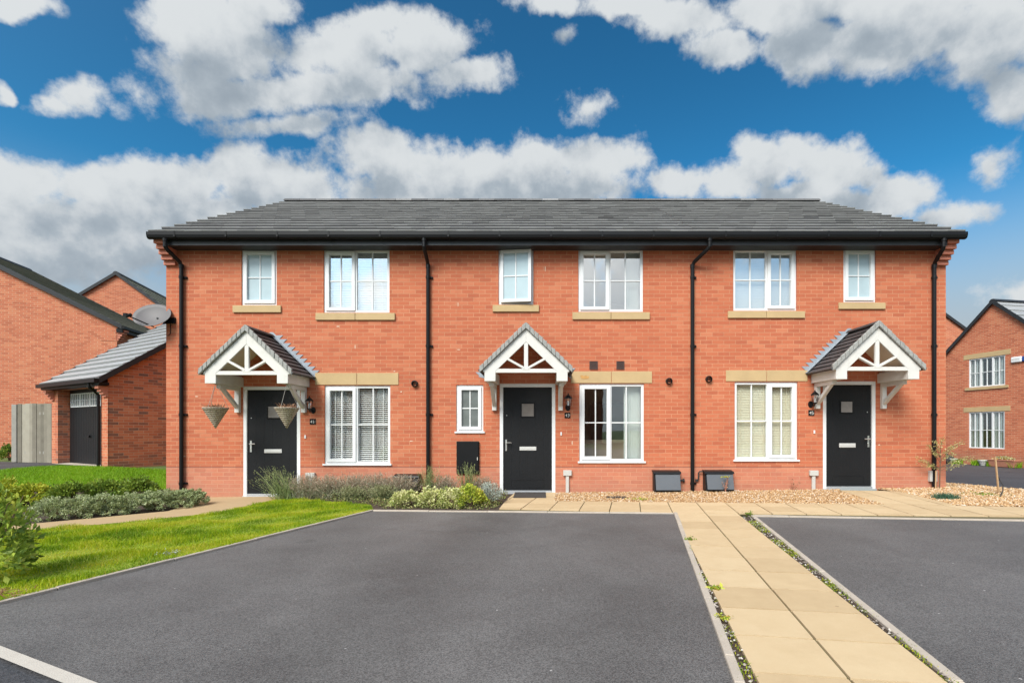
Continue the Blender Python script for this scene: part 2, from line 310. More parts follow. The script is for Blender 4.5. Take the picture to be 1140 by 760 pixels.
# ------------------------------------------------------------------ mesh builder
class MB:
    def __init__(s): s.v = []; s.f = []; s.tint = []
    def add(s, vs, fs, tint=None):
        o = len(s.v); s.v += [tuple(v) for v in vs]; s.f += [[i + o for i in f] for f in fs]
        s.tint += [0.5 if tint is None else tint] * len(vs); return s
    def box(s, x0, x1, y0, y1, z0, z1, tint=None):
        if x0 > x1: x0, x1 = x1, x0
        if y0 > y1: y0, y1 = y1, y0
        if z0 > z1: z0, z1 = z1, z0
        vs = [(x, y, z) for z in (z0, z1) for y in (y0, y1) for x in (x0, x1)]
        return s.add(vs, [(0, 2, 3, 1), (4, 5, 7, 6), (0, 1, 5, 4), (2, 6, 7, 3), (0, 4, 6, 2), (1, 3, 7, 5)], tint)
    def prism(s, poly, a0, a1, axis='y', tint=None):   # poly of 2D points: (x,z) along y, (y,z) along x, (x,y) along z
        n = len(poly); P = {'y': lambda p, a: (p[0], a, p[1]), 'x': lambda p, a: (a, p[0], p[1]), 'z': lambda p, a: (p[0], p[1], a)}[axis]
        vs = [P(p, a0) for p in poly] + [P(p, a1) for p in poly]
        fs = [list(range(n))[::-1], list(range(n, 2 * n))] + [(i, (i + 1) % n, n + (i + 1) % n, n + i) for i in range(n)]
        return s.add(vs, fs, tint)
    def bar(s, p, q, w, h, up=(0, 0, 1), tint=None):   # rectangular bar from p to q
        p, q = Vector(p), Vector(q); d = (q - p).normalized(); u = Vector(up)
        a = d.cross(u).normalized(); b = a.cross(d).normalized()
        vs = [c + a * (i * w / 2) + b * (j * h / 2) for c in (p, q) for i, j in ((-1, -1), (1, -1), (1, 1), (-1, 1))]
        return s.add(vs, [(3, 2, 1, 0), (4, 5, 6, 7), (0, 1, 5, 4), (1, 2, 6, 5), (2, 3, 7, 6), (3, 0, 4, 7)], tint)
    def tube(s, pts, r, seg=10, tint=None, cap=True):
        pts = [Vector(p) for p in pts]; n = len(pts); rs = r if isinstance(r, (list, tuple)) else [r] * n
        vs = []; ref = None
        for i, p in enumerate(pts):
            d = ((pts[min(i + 1, n - 1)] - pts[max(i - 1, 0)])).normalized()
            if ref is None: ref = d.orthogonal().normalized()
            a = (ref - d * ref.dot(d)).normalized(); b = d.cross(a); ref = a
            vs += [p + (a * math.cos(t) + b * math.sin(t)) * rs[i] for t in [2 * math.pi * k / seg for k in range(seg)]]
        fs = [(i * seg + k, i * seg + (k + 1) % seg, (i + 1) * seg + (k + 1) % seg, (i + 1) * seg + k) for i in range(n - 1) for k in range(seg)]
        if cap: fs += [list(range(seg))[::-1], list(range((n - 1) * seg, n * seg))]
        return s.add(vs, fs, tint)
    def lathe(s, prof, c, seg=16, tint=None, rot=0.0):  # prof (r, z)
        vs = [(c[0] + r * math.cos(rot + 2 * math.pi * k / seg), c[1] + r * math.sin(rot + 2 * math.pi * k / seg), c[2] + z) for r, z in prof for k in range(seg)]
        n = len(prof)
        fs = [(i * seg + k, i * seg + (k + 1) % seg, (i + 1) * seg + (k + 1) % seg, (i + 1) * seg + k) for i in range(n - 1) for k in range(seg)]
        fs += [list(range(seg))[::-1], list(range((n - 1) * seg, n * seg))]
        return s.add(vs, fs, tint)
    def build(s, name, mat, parent=None, loc=None, bevel=0.0, smooth=False):
        me = bpy.data.meshes.new(name); me.from_pydata(s.v, [], s.f)
        if any(t != 0.5 for t in s.tint):
            a = me.color_attributes.new('tint', 'FLOAT_COLOR', 'POINT')
            arr = np.repeat(np.array(s.tint, np.float32)[:, None], 4, 1); a.data.foreach_set('color', arr.ravel())
        return finish(me, name, mat, parent, loc, bevel, smooth)
def finish(me, name, mat, parent=None, loc=None, bevel=0.0, smooth=False):
    me.materials.append(M[mat] if isinstance(mat, str) else mat)
    if smooth: me.polygons.foreach_set('use_smooth', [True] * len(me.polygons))
    me.update()
    o = bpy.data.objects.new(name, me); C.objects.link(o)
    if parent is not None:
        o.parent = parent
        if parent.type == 'EMPTY' and not parent.get('_local'): o.location = -parent.location
    if loc is not None: o.location = loc
    if bevel:
        b = o.modifiers.new('bevel', 'BEVEL'); b.width = bevel; b.segments = 1; b.limit_method = 'ANGLE'
    return o
def thing(name, label, cat, loc=(0, 0, 0), group=None, rot=0.0, local=False):
    o = bpy.data.objects.new(name, None); C.objects.link(o); o.location = loc; o.rotation_euler = (0, 0, rot); o.empty_display_size = 0.2
    if local: o['_local'] = 1
    return tag(o, label, cat, group)
def tag(o, label, cat, group=None, kind=None):
    o['label'] = label; o['category'] = cat
    if group: o['group'] = group
    if kind: o['kind'] = kind
    return o
def struct(o, kind='structure', label=None, cat=None):
    o['kind'] = kind
    if label: o['label'] = label
    if cat: o['category'] = cat
    return o
def origin_to(o, p):    # put a one-mesh thing's origin at its base
    p = Vector(p); o.data.transform(Matrix.Translation(-p)); o.location = p; return o

# ------------------------------------------------------------------ ground sheets
def sheet(name, poly, off, mat, res=0.5, thick=0.0, kind='structure', flat=False):
    bm = bmesh.new(); vs = [bm.verts.new((x, y, 0)) for x, y in poly]; bm.faces.new(vs)
    xs = [p[0] for p in poly]; ys = [p[1] for p in poly]
    for i0, i1, ax in ((min(xs), max(xs), 0), (min(ys), max(ys), 1)):
        k = math.floor(i0 / res) * res
        while k < i1:
            if k > i0 + 1e-4:
                co = [0, 0, 0]; no = [0, 0, 0]; co[ax] = k; no[ax] = 1
                bmesh.ops.bisect_plane(bm, geom=bm.verts[:] + bm.edges[:] + bm.faces[:], plane_co=co, plane_no=no)
            k += res
    for v in bm.verts: v.co.z = gz(v.co.x, v.co.y) + off
    bmesh.ops.triangulate(bm, faces=bm.faces[:])
    bmesh.ops.recalc_face_normals(bm, faces=bm.faces[:])
    if sum(f.normal.z for f in bm.faces) < 0: bmesh.ops.reverse_faces(bm, faces=bm.faces[:])
    me = bpy.data.meshes.new(name); bm.to_mesh(me); bm.free()
    o = finish(me, name, mat); o['kind'] = kind
    return o
def GP(pts): return [G(*p) for p in pts]

# large ground: a fine grid near the houses, coarse out to the horizon
def ground():
    xs = sorted(set([-900, -300, -120, -60] + [round(-40 + i * 1.0, 3) for i in range(81)] + [60, 120, 300, 900]))
    ys = sorted(set([-900, -300, -80, -40, -20] + [round(-14 + i * 1.0, 3) for i in range(60)] + [60, 120, 300, 900]))
    vs = [(x, y, gz(x, y) - 0.03) for y in ys for x in xs]; n = len(xs)
    fs = [(j * n + i, j * n + i + 1, (j + 1) * n + i + 1, (j + 1) * n + i) for j in range(len(ys) - 1) for i in range(n - 1)]
    m = MB(); m.add(vs, fs); o = m.build('ground', 'ground'); struct(o)
ground()

def ext(a, b, k):   # extend the line a->b beyond b
    return (b[0] + (b[0] - a[0]) * k, b[1] + (b[1] - a[1]) * k)
L0, L1 = G(0, 671), G(415, 568)           # kerb between lawn and left bay
B1 = G(752, 571)                          # front right corner of the bay
R1 = G(824, 762)                          # its right side near the camera
W0, W1 = G(0, 724), G(97, 762)            # white line
Lfar = ext(L1, L0, 0.35); Rfar = ext(B1, R1, 0.6)
P0, P1 = G(838, 574), G(1069, 762)        # kerb of the right bay
Pfar = ext(P0, P1, 0.7)
# road (dark, behind/left of the white line), bays
d = Vector((W1[0] - W0[0], W1[1] - W0[1])).normalized()
wA = (W0[0] - d.x * 3.2, W0[1] - d.y * 3.2); wB = (W1[0] + d.x * 9, W1[1] + d.y * 9)
sheet('road', [wA, wB, (22, -22), (-24, -22), (-24, wA[1])], -0.022, 'asphalt_road', 2.0)
sheet('parking_bay', [L1, B1, Rfar, (Rfar[0] - 0.1, Rfar[1] - 1.0), wB, wA, Lfar], -0.008, 'asphalt')
bayR = [P0, G(1140, 579), (9.6, G(1140, 579)[1] + 0.0), (12.5, -9.5), Pfar]
sheet('parking_bay', bayR, -0.008, 'asphalt')
n_ = Vector((-d.y, d.x)) * 0.05
def strip(a, b, w):
    a, b = Vector(a), Vector(b); d = (b - a).normalized(); n = Vector((-d.y, d.x)) * w / 2
    return [tuple(a + n), tuple(a - n), tuple(b - n), tuple(b + n)]
sheet('road_marking', strip(Vector(wA), Vector(W1) + d * 6, 0.07), -0.002, 'lane')
# concrete edging stones (short lengths butted together)
def edging(pts, w=0.05, h=0.035, step=0.915):
    m = MB()
    for a, b in zip(pts[:-1], pts[1:]):
        a, b = Vector(a), Vector(b); L = (b - a).length; d = (b - a) / L; n = Vector((-d.y, d.x)) * w / 2
        k = 0.0
        while k < L - 0.01:
            e = min(L, k + step) - 0.004
            q = [a + d * k + n, a + d * k - n, a + d * e - n, a + d * e + n]
            hh = h + random.uniform(-0.003, 0.003)
            vs = [(p.x, p.y, gz(p.x, p.y) - 0.12) for p in q] + [(p.x, p.y, gz(p.x, p.y) + hh) for p in q]
            m.add(vs, [(3, 2, 1, 0), (4, 5, 6, 7), (0, 1, 5, 4), (1, 2, 6, 5), (2, 3, 7, 6), (3, 0, 4, 7)])
            k += step
    o = m.build('kerb_edging', 'kerb', bevel=0.004); o['kind'] = 'structure'; return o
edging([Lfar, L1], 0.045, 0.018); edging([L1, B1], 0.05, 0.012); edging([B1, R1, Rfar], 0.05, 0.014)
edging([G(1230, 580.5), P0], 0.05, 0.012); edging([P0, P1, Pfar], 0.05, 0.014)

# paving flags, laid square to the path that runs out between the two bays
pd = (Vector(R1) - Vector(B1)); pd2 = (Vector(P1) - Vector(P0)); pdir = (Vector(G(947.7, 760)) - Vector(G(789, 576))).normalized()
pn = Vector((-pdir.y, pdir.x))
po = Vector(G(789, 576)) - pdir * 0.1                    # centre joint of the path
def clip(poly, conv):
    out = poly; n = len(conv)
    area = sum(conv[i][0] * conv[(i + 1) % n][1] - conv[(i + 1) % n][0] * conv[i][1] for i in range(n))
    sgn = 1 if area > 0 else -1
    for i in range(n):
        a, b = conv[i], conv[(i + 1) % n]
        def side(p): return sgn * ((b[0] - a[0]) * (p[1] - a[1]) - (b[1] - a[1]) * (p[0] - a[0]))
        inp = out; out = []
        for j in range(len(inp)):
            p, q = inp[j], inp[(j + 1) % len(inp)]; sp_, sq = side(p), side(q)
            if sp_ >= 0: out.append(p)
            if sp_ * sq < 0:
                t = sp_ / (sp_ - sq); out.append((p[0] + (q[0] - p[0]) * t, p[1] + (q[1] - p[1]) * t))
        if len(out) < 3: return []
    return out
def flags(areas, name, top=0.012, size=0.452, gap=0.008, mat='flag', along=None, o_=None, off=(0, 0)):
    m = MB(); e1 = along or pdir; e2 = Vector((-e1.y, e1.x)); o = o_ or po
    for i in range(-36, 36):
        for j in range(-36, 36):
            a0, a1 = (i + off[0]) * size + gap, (i + 1 + off[0]) * size - gap; b0, b1 = (j + off[1]) * size + gap, (j + 1 + off[1]) * size - gap
            cell = [tuple(o + e1 * a + e2 * b) for a, b in ((a0, b0), (a1, b0), (a1, b1), (a0, b1))]
            tint = RNG.uniform(0.25, 0.70); dz = RNG.uniform(-0.0015, 0.0015)
            for ar in areas:
                c = clip(cell, ar)
                if len(c) < 3: continue
                A = abs(sum(c[k][0] * c[(k + 1) % len(c)][1] - c[(k + 1) % len(c)][0] * c[k][1] for k in range(len(c)))) / 2
                if A < 0.002: continue
                n = len(c)
                vs = [(x, y, gz(x, y) - 0.03) for x, y in c] + [(x, y, gz(x, y) + top + dz) for x, y in c]
                m.add(vs, [list(range(n, 2 * n))] + [(k, (k + 1) % n, n + (k + 1) % n, n + k) for k in range(n)], tint)
    o = m.build(name, mat); o['kind'] = 'structure'
    bm = bmesh.new(); bm.from_mesh(o.data); bmesh.ops.recalc_face_normals(bm, faces=bm.faces[:])
    up = [f for f in bm.faces if abs(f.normal.z) > 0.9 and f.normal.z < 0]; bmesh.ops.reverse_faces(bm, faces=up); bm.to_mesh(o.data); bm.free()
    return o
w_ = (Vector(G(1050, 760)) - Vector(G(841.7, 760))).dot(pn) / 2; w_ = abs(w_)
_b0, _b1 = Vector(G(752, 571.2)), Vector(G(1000, 577))
def on_front(e):      # where a path edge meets the front row of flags
    dd = _b1 - _b0; den = pdir.x * dd.y - pdir.y * dd.x; t = ((_b0.x - e.x) * dd.y - (_b0.y - e.y) * dd.x) / den; return tuple(e + pdir * (t + .002))
pathA = [on_front(po + pn * w_), on_front(po - pn * w_), tuple(po - pn * w_ + pdir * 11), tuple(po + pn * w_ + pdir * 11)]
GW = lambda px: (wx(px), 0.02)
areaB = [G(563, 557.6), G(985, 561.8), G(1300, 568), G(1300, 580.5), G(1000, 577), G(752, 571.2), G(554, 569)]
areaC = [G(934, 546), G(1002, 547), G(1063, 562.8), G(985, 561.8)]
areaM = [(wx(573), 0.0), (wx(619), 0.0), G(617, 557.9), G(563, 557.6)]
flags([pathA, areaB, areaC, areaM], 'path')
fx = [p for p in areaB]
# sandy bedding that shows in the joints
sheet('path_bedding', [pathA[0], pathA[3], pathA[2], pathA[1]], 0.001, 'grout')
sheet('path_bedding', areaB, 0.0, 'grout'); sheet('path_bedding', areaC, 0.0, 'grout'); sheet('path_bedding', areaM, 0.0, 'grout')
# left house path
lp = [G(-260, 612), G(-260, 603), G(19, 584.6), G(187, 569), G(214, 560.5), (wx(215), 0.0), (wx(318), 0.0), G(316, 554.2), G(305, 556.6), G(241, 571), G(133, 582), G(24, 591)]
sheet('path', lp, 0.006, 'flag', 0.4)
sheet('soil', [G(-260, 603), G(19, 584.6), G(187, 569), G(214, 560.5), (wx(215), 0.0), (-7.4, 0.6), (-7.9, 0.9), G(60, 545), G(-60, 548), G(-260, 565)], -0.012, 'soil')
# planting bed against the wall
sheet('soil', [(wx(318), 0.0), (wx(573), 0.0), G(563, 557.6), G(554, 569), L1, G(413, 562), G(316, 554.2)], -0.004, 'soil')
# gravel beds
gr1 = [(wx(619), 0.0), (wx(936), 0.0), G(934, 546.5), G(985, 561.8), G(720, 559.3), G(617, 557.9)]
gr2 = [(wx(977), 0.0), (wx(1053), 0.0), (7.9, 2.5), G(1055, 538), G(1150, 546), G(1300, 556), G(1300, 568), G(1063, 562.8), G(1000, 547)]
sheet('gravel_bed', gr1, -0.004, 'gravel_bed'); sheet('gravel_bed', gr2, -0.004, 'gravel_bed')
# right-hand road in front of the neighbour, left drive
sheet('driveway', [(7.9, 2.4), G(1055, 538), G(1150, 546), G(1300, 556), (34, -3), (34, 8.5), (20.6, 8.7), (19.0, 14.0), (16, 26), (8.0, 26)], -0.012, 'asphalt_road', 1.0)
sheet('driveway', [G(-300, 513), G(62, 513.6), G(88, 516.5), G(118, 519.5), G(66, 519), G(0, 524), G(-300, 540)], -0.006, 'asphalt_road', 0.8)
sheet('path', [G(60, 516.5), G(121, 520.5), G(112, 517), G(85, 514.5)], 0.012, 'kerb')

# ------------------------------------------------------------------ scattering helpers
def in_poly(P, poly):
    x, y = P[:, 0], P[:, 1]; c = np.zeros(len(P), bool); n = len(poly)
    for i in range(n):
        x1, y1 = poly[i]; x2, y2 = poly[(i + 1) % n]
        if y1 == y2: continue
        c ^= ((y1 > y) != (y2 > y)) & (x < (x2 - x1) * (y - y1) / (y2 - y1) + x1)
    return c
def scatter(poly, n):
    a = np.array(poly); lo, hi = a.min(0), a.max(0)
    P = RNG.uniform(lo, hi, (n, 2)); return P[in_poly(P, poly)]
gzv = np.vectorize(gz)
def np_mesh(name, V, k, mat, tint=None, parent=None, loc=None, smooth=False):
    """V: (N,k,3) array, one k-gon each"""
    N = len(V); me = bpy.data.meshes.new(name)
    me.vertices.add(N * k); me.vertices.foreach_set('co', V.reshape(-1).astype(np.float32))
    me.loops.add(N * k); me.loops.foreach_set('vertex_index', np.arange(N * k, dtype=np.int32))
    me.polygons.add(N); me.polygons.foreach_set('loop_start', np.arange(0, N * k, k, dtype=np.int32))
    me.update(calc_edges=True)
    if tint is not None:
        a = me.color_attributes.new('tint', 'FLOAT_COLOR', 'POINT')
        a.data.foreach_set('color', np.repeat(np.repeat(tint, k)[:, None], 4, 1).astype(np.float32).ravel())
    return finish(me, name, mat, parent, loc, 0, smooth)
def norm(a): return a / np.maximum(np.linalg.norm(a, axis=-1, keepdims=True), 1e-9)
def blades(P, Z, h, w, lean=0.5):
    """two stacked quads per blade, tapering"""
    N = len(P); ang = RNG.uniform(0, 2 * np.pi, N); la = RNG.uniform(0, 2 * np.pi, N); l = RNG.uniform(0.1, lean, N) * h
    side = np.stack([np.cos(ang), np.sin(ang), np.zeros(N)], 1) * (w / 2)[:, None]
    base = np.stack([P[:, 0], P[:, 1], Z], 1)
    mid = base + np.stack([np.cos(la) * l * 0.35, np.sin(la) * l * 0.35, h * 0.6], 1)
    tip = base + np.stack([np.cos(la) * l, np.sin(la) * l, h], 1)
    q1 = np.stack([base - side, base + side, mid + side * 0.75, mid - side * 0.75], 1)
    q2 = np.stack([mid - side * 0.75, mid + side * 0.75, tip + side * 0.1, tip - side * 0.1], 1)
    return np.concatenate([q1, q2])
def leafs(Cn, size, aspect=0.5, dirs=None, flat=0.0):
    """diamond-ish leaf quads at centres Cn"""
    N = len(Cn); a = norm(RNG.normal(size=(N, 3))) if dirs is None else norm(dirs + RNG.normal(size=(N, 3)) * 0.45)
    b = norm(np.cross(a, RNG.normal(size=(N, 3))))
    s = (size * RNG.uniform(0.6, 1.25, N))[:, None]
    fold = np.cross(a, b) * s * 0.12
    return np.stack([Cn - a * s * 0.5, Cn + b * s * aspect * 0.5 + fold, Cn + a * s * 0.5, Cn - b * s * aspect * 0.5 + fold], 1)
def blob_points(c, r, n, clumps=30, cr=0.28, seed=0, shell=0.75, floor=True):
    """points gathered in clumps over an ellipsoid: uneven outline, gaps between"""
    g = np.random.default_rng(seed + 100)
    d = norm(g.normal(size=(clumps, 3))); d[:, 2] = np.abs(d[:, 2]) * (1 if floor else g.choice([-1, 1], clumps))
    rad = g.uniform(shell, 1.05, clumps) ** 1.0
    cc = d * rad[:, None] * np.array(r) * (1 - cr * 0.7)
    k = g.integers(0, clumps, n)
    p = cc[k] + norm(g.normal(size=(n, 3))) * (g.uniform(0, 1, n) ** 0.45)[:, None] * np.array(r) * cr * g.uniform(0.7, 1.25, (clumps, 1))[k]
    out = p + np.array(c); tint = np.clip(g.uniform(0, 1, clumps)[k] * 0.45 + g.uniform(0, 1, n) * 0.55, 0, 1)
    dirs = norm(p - cc[k] * 0.3)
    return out, tint, dirs
def stems(base, tips, r=0.004, name='stems', mat='bark', parent=None):
    m = MB()
    for t in tips:
        b = Vector(base); t = Vector(t); mid = b.lerp(t, 0.5) + Vector((random.uniform(-.03, .03), random.uniform(-.03, .03), 0.02))
        m.tube([b, mid, t], [r, r * 0.8, r * 0.4], 5)
    return m.build(name, mat, parent)

# ------------------------------------------------------------------ lawns
lawn = [G(-260, 735), Lfar, L1, G(413, 562), G(316, 554.2), G(305, 556.6), G(241, 571), G(133, 582), G(24, 591), G(-260, 612)]
sheet('lawn', lawn, 0.004, 'turf', 0.4)
P = scatter(lawn, 230000); P = P[(P[:, 0] > -8.6) & (P[:, 0] < 0)]
n1 = 115000; P = P[:n1]
# patchy growth: taller, greener tufts and thinner yellow ones
def mottled(P, seed, f):
    g = np.random.default_rng(seed); a = np.zeros(len(P))
    for k in range(14):
        th = g.uniform(0, 6.28); q = f * g.uniform(.5, 3.5); a += np.sin(P[:, 0] * math.cos(th) * q + P[:, 1] * math.sin(th) * q + g.uniform(0, 6.28)) / 14 ** .5
    return np.clip(.5 + .38 * a, 0, 1)
ph = mottled(P, 5, 4.5)
hh = (0.016 + 0.048 * ph ** 1.5) * RNG.uniform(0.6, 1.3, len(P)); ww = RNG.uniform(0.003, 0.0065, len(P))
tt = np.clip(.42 + RNG.uniform(-0.28, 0.28, len(P)) + 0.85 * (0.5 - mottled(P, 9, 3)), 0, .95); dryb = RNG.uniform(0, 1, len(P)) > 0.965; tt[dryb] = 1.0
V = blades(P, gzv(P[:, 0], P[:, 1]), hh, ww, 0.9)
o = np_mesh('grass', V, 4, 'grass', np.concatenate([tt, tt])); struct(o, 'stuff', 'bright green front lawn grass sloping down to the parking bay kerb', 'grass')
# clover, daisies' leaves and weeds low in the lawn edge
rear = [G(-300, 540), G(0, 524), G(66, 519), G(118, 520.5), G(187, 524), (-7.4, 3.2), (-7.35, 1.6), (-7.9, 0.9), G(60, 545), G(-60, 548), G(-300, 565)]
sheet('lawn', rear, 0.0, 'turf', 0.5)
P = scatter(rear, 180000); P = P[P[:, 0] > -15.5][:52000]
V = blades(P, gzv(P[:, 0], P[:, 1]), RNG.uniform(0.03, 0.075, len(P)), RNG.uniform(0.005, 0.010, len(P)), 0.9)
tt = RNG.uniform(0, 1, len(P)) * 0.8 + 0.1 * np.sin(P[:, 0] * 2.3 + P[:, 1])
o = np_mesh('grass', V, 4, 'grass_rear', np.clip(np.concatenate([tt, tt]), 0, 1)); struct(o, 'stuff', 'mown green lawn between the brick garage and the shrubs', 'grass')

# ------------------------------------------------------------------ gravel
def pebbles(poly, n, r, mat, name, label, lift=0.0):
    P = scatter(poly, n * 3)[:n]; N = len(P)
    oct_ = np.array([(1, 0, 0), (0, 1, 0), (-1, 0, 0), (0, -1, 0), (0, 0, .75), (0, 0, -.75)], float)
    tri = [(0, 1, 4), (1, 2, 4), (2, 3, 4), (3, 0, 4), (1, 0, 5), (2, 1, 5), (3, 2, 5), (0, 3, 5)]
    sc = RNG.uniform(r * 0.6, r * 1.4, (N, 1, 3)); a = RNG.uniform(0, 6.28, N)
    v = oct_[None] * sc; v += RNG.normal(size=v.shape) * r * 0.12
    til = RNG.uniform(-.5, .5, N)[:, None]; v[:, :, 2] += v[:, :, 0] * til
    ca, sa = np.cos(a)[:, None], np.sin(a)[:, None]
    x = v[:, :, 0] * ca - v[:, :, 1] * sa; y = v[:, :, 0] * sa + v[:, :, 1] * ca
    v[:, :, 0] = x + P[:, :1]; v[:, :, 1] = y + P[:, 1:2]
    v[:, :, 2] += (gzv(P[:, 0], P[:, 1]) + lift + RNG.uniform(0, r * 1.3, N))[:, None]
    T = np.concatenate([v[:, list(t)] for t in tri]); tint = np.tile(RNG.uniform(0, 1, N), 8)
    o = np_mesh(name, T, 3, mat, tint); struct(o, 'stuff', label, 'gravel'); return o
pebbles(gr1, 9500, 0.0125, 'pebble', 'gravel', 'golden gravel strip along the foot of the brick wall')
pebbles(gr2[:2] + gr2[2:], 14000, 0.016, 'pebble', 'gravel', 'golden gravel bed around the right corner of the terrace')
def stripe_poly(side):
    if side < 0:   # between left kerb and flags
        a = [Vector(B1) + pn * 0.0, Vector(R1), Vector(Rfar)]
        return None
# gap strips filled with grey chippings and moss, on both sides of the path
def strip_between(k0, k1, s):
    a, b = Vector(k0), Vector(k1)
    e = po + pn * (w_ * s)
    pa = e + pdir * max(0, (a - e).dot(pdir)); pb = e + pdir * (b - e).dot(pdir)
    return [tuple(a), tuple(b), tuple(pb), tuple(pa)]
s_left = 1 if (Vector(B1) - po).dot(pn) > 0 else -1
for k, (ka, kb, s, lab) in enumerate(((B1, Rfar, s_left, 'grey chippings between the path flags and the left parking bay kerb'), (P0, Pfar, -s_left, 'grey chippings between the path flags and the right parking bay kerb'))):
    pg = strip_between(ka, kb, s)
    sheet('soil', pg, -0.006, 'soil')
    pebbles(pg, 2400, 0.0095, 'pebble_grey', 'gravel', lab, 0.0)
    P = scatter(pg, 60000); nz = np.sin(P[:, 1] * 5.3 + k) + np.sin(P[:, 1] * 11.7 + P[:, 0] * 3) + RNG.uniform(-0.9, 0.9, len(P)) + (0.5 if k else 0.0)
    P = P[nz > 0.55][:(5200 if k else 2600)]
    V = blades(P, gzv(P[:, 0], P[:, 1]) + 0.004, RNG.uniform(0.006, 0.018, len(P)), RNG.uniform(0.004, 0.008, len(P)), 1.4)
    tt = RNG.uniform(0, 1, len(P)); o = np_mesh('moss', V, 4, 'grass', np.concatenate([tt, tt]))
    struct(o, 'stuff', 'moss and small weeds along the %s edge of the buff path' % ('right' if k else 'left'), 'moss')

# ------------------------------------------------------------------ roofs
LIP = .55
def tile_slope(m, o, ex, up, W, L, n, tw=0.33, th=0.03, gap=0.0035, per_tile=True, jit=0.004):
    """courses of tiles. o: lower left corner, ex: unit along eave, up: unit up the slope, both Vectors"""
    nn = ex.cross(up).normalized()
    if nn.z < 0: nn = -nn
    e = L / n
    for i in range(n):
        base = o + up * (e * i)
        ws = []
        if per_tile:
            k = -tw * 0.5 if i % 2 else 0.0
            while k < W - 1e-3:
                ws.append((max(0, k), min(W, k + tw))); k += tw
        else: ws = [(0, W)]
        ct = RNG.uniform(-0.12, 0.12)
        for a, b in ws:
            if b - a < 0.02: continue
            j = RNG.uniform(-jit, jit) if per_tile else 0
            t0 = nn * (th + j); t1 = nn * (0.004); ov = up * 0.03
            g_ = gap if per_tile else 0
            A = base + ex * (a + g_ / 2) ; B = base + ex * (b - g_ / 2); lipd = up * min(.07, e * .22); sl2 = (t1 - t0) * (min(.07, e * .22) / (e + .03))
            vs = [A + nn * -0.01, B + nn * -0.01, B + t0, A + t0, A + lipd + t0 + sl2, B + lipd + t0 + sl2, A + up * e + ov + nn * -0.01, B + up * e + ov + nn * -0.01, B + up * e + ov + t1, A + up * e + ov + t1]
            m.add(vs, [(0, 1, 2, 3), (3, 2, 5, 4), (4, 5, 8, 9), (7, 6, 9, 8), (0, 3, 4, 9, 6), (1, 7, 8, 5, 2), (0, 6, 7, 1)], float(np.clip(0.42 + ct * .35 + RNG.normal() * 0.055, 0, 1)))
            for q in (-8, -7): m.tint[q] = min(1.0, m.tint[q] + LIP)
            for q in (-10, -9): m.tint[q] = .02  # shadow gap under each course painted in: front face tinted dark at its bottom edge
def ridge_caps(m, a, b, r=0.11, step=0.45):
    a, b = Vector(a), Vector(b); L = (b - a).length; d = (b - a) / L; s = Vector((0, 0, 1)).cross(d).normalized()
    k = 0
    while k < L - 0.05:
        e = min(L, k + step - 0.006); prof = [(-r * 1.1, -r * .55), (-r * .75, -r * .05), (-r * .3, r * .28), (r * .3, r * .28), (r * .75, -r * .05), (r * 1.1, -r * .55)]
        vs = [a + d * q + s * x + Vector((0, 0, z)) for q in (k, e) for x, z in prof]
        m.add(vs, [(0, 1, 2, 3, 4, 5)[::-1], (6, 7, 8, 9, 10, 11)] + [(i, i + 1, i + 7, i + 6) for i in range(5)] + [(0, 6, 11, 5)], float(RNG.uniform(0.3, 0.7)))
        k += step

# ------------------------------------------------------------------ the terrace
XB = [wx(185), wx(474), wx(769.5), wx(1053)]
yE, zE, yR, zR = -0.40, 4.873, 4.45, 7.67
sl = (zR - zE) / (yR - yE)
def holes_wall(m, x0, x1, z0, z1, holes, y=0.0, depth=0.11):
    xs = sorted(set([x0, x1] + [h for q in holes for h in q[:2]])); zs = sorted(set([z0, z1] + [h for q in holes for h in q[2:]]))
    xs = [x for x in xs if x0 <= x <= x1]; zs = [z for z in zs if z0 <= z <= z1]
    for i in range(len(xs) - 1):
        for j in range(len(zs) - 1):
            cx, cz = (xs[i] + xs[i + 1]) / 2, (zs[j] + zs[j + 1]) / 2
            if any(a < cx < b and c < cz < e for a, b, c, e in holes): continue
            m.add([(xs[i], y, zs[j]), (xs[i + 1], y, zs[j]), (xs[i + 1], y, zs[j + 1]), (xs[i], y, zs[j + 1])], [(0, 1, 2, 3)])
    for a, b, c, e in holes:
        q = y + depth
        m.add([(a, y, c), (a, q, c), (a, q, e), (a, y, e)], [(0, 1, 2, 3)]); m.add([(b, y, c), (b, y, e), (b, q, e), (b, q, c)], [(0, 1, 2, 3)])
        m.add([(a, y, e), (a, q, e), (b, q, e), (b, y, e)], [(0, 1, 2, 3)]); m.add([(a, y, c), (b, y, c), (b, q, c), (a, q, c)], [(0, 1, 2, 3)])

def pane_set(win, x0, x1, z0, z1, y, glass):
    m = MB(); m.box(x0, x1, y, y + 0.006, z0, z1); g = m.build('glass', glass, win); return g
def bars(m, x0, x1, z0, z1, y, w=0.022):
    cx, cz = (x0 + x1) / 2, (z0 + z1) / 2
    m.box(cx - w / 2, cx + w / 2, y - 0.012, y + 0.02, z0, z1); m.box(x0, cx - w / 2 - .0005, y - 0.012, y + 0.02, cz - w / 2, cz + w / 2); m.box(cx + w / 2 + .0005, x1, y - 0.012, y + 0.02, cz - w / 2, cz + w / 2)
def ring(m, x0, x1, z0, z1, w, y0, y1):
    m.box(x0, x1, y0, y1, z0, z0 + w); m.box(x0, x1, y0, y1, z1 - w, z1)
    m.box(x0, x0 + w, y0, y1, z0 + w + .0003, z1 - w - .0003); m.box(x1 - w, x1, y0, y1, z0 + w + .0003, z1 - w - .0003)
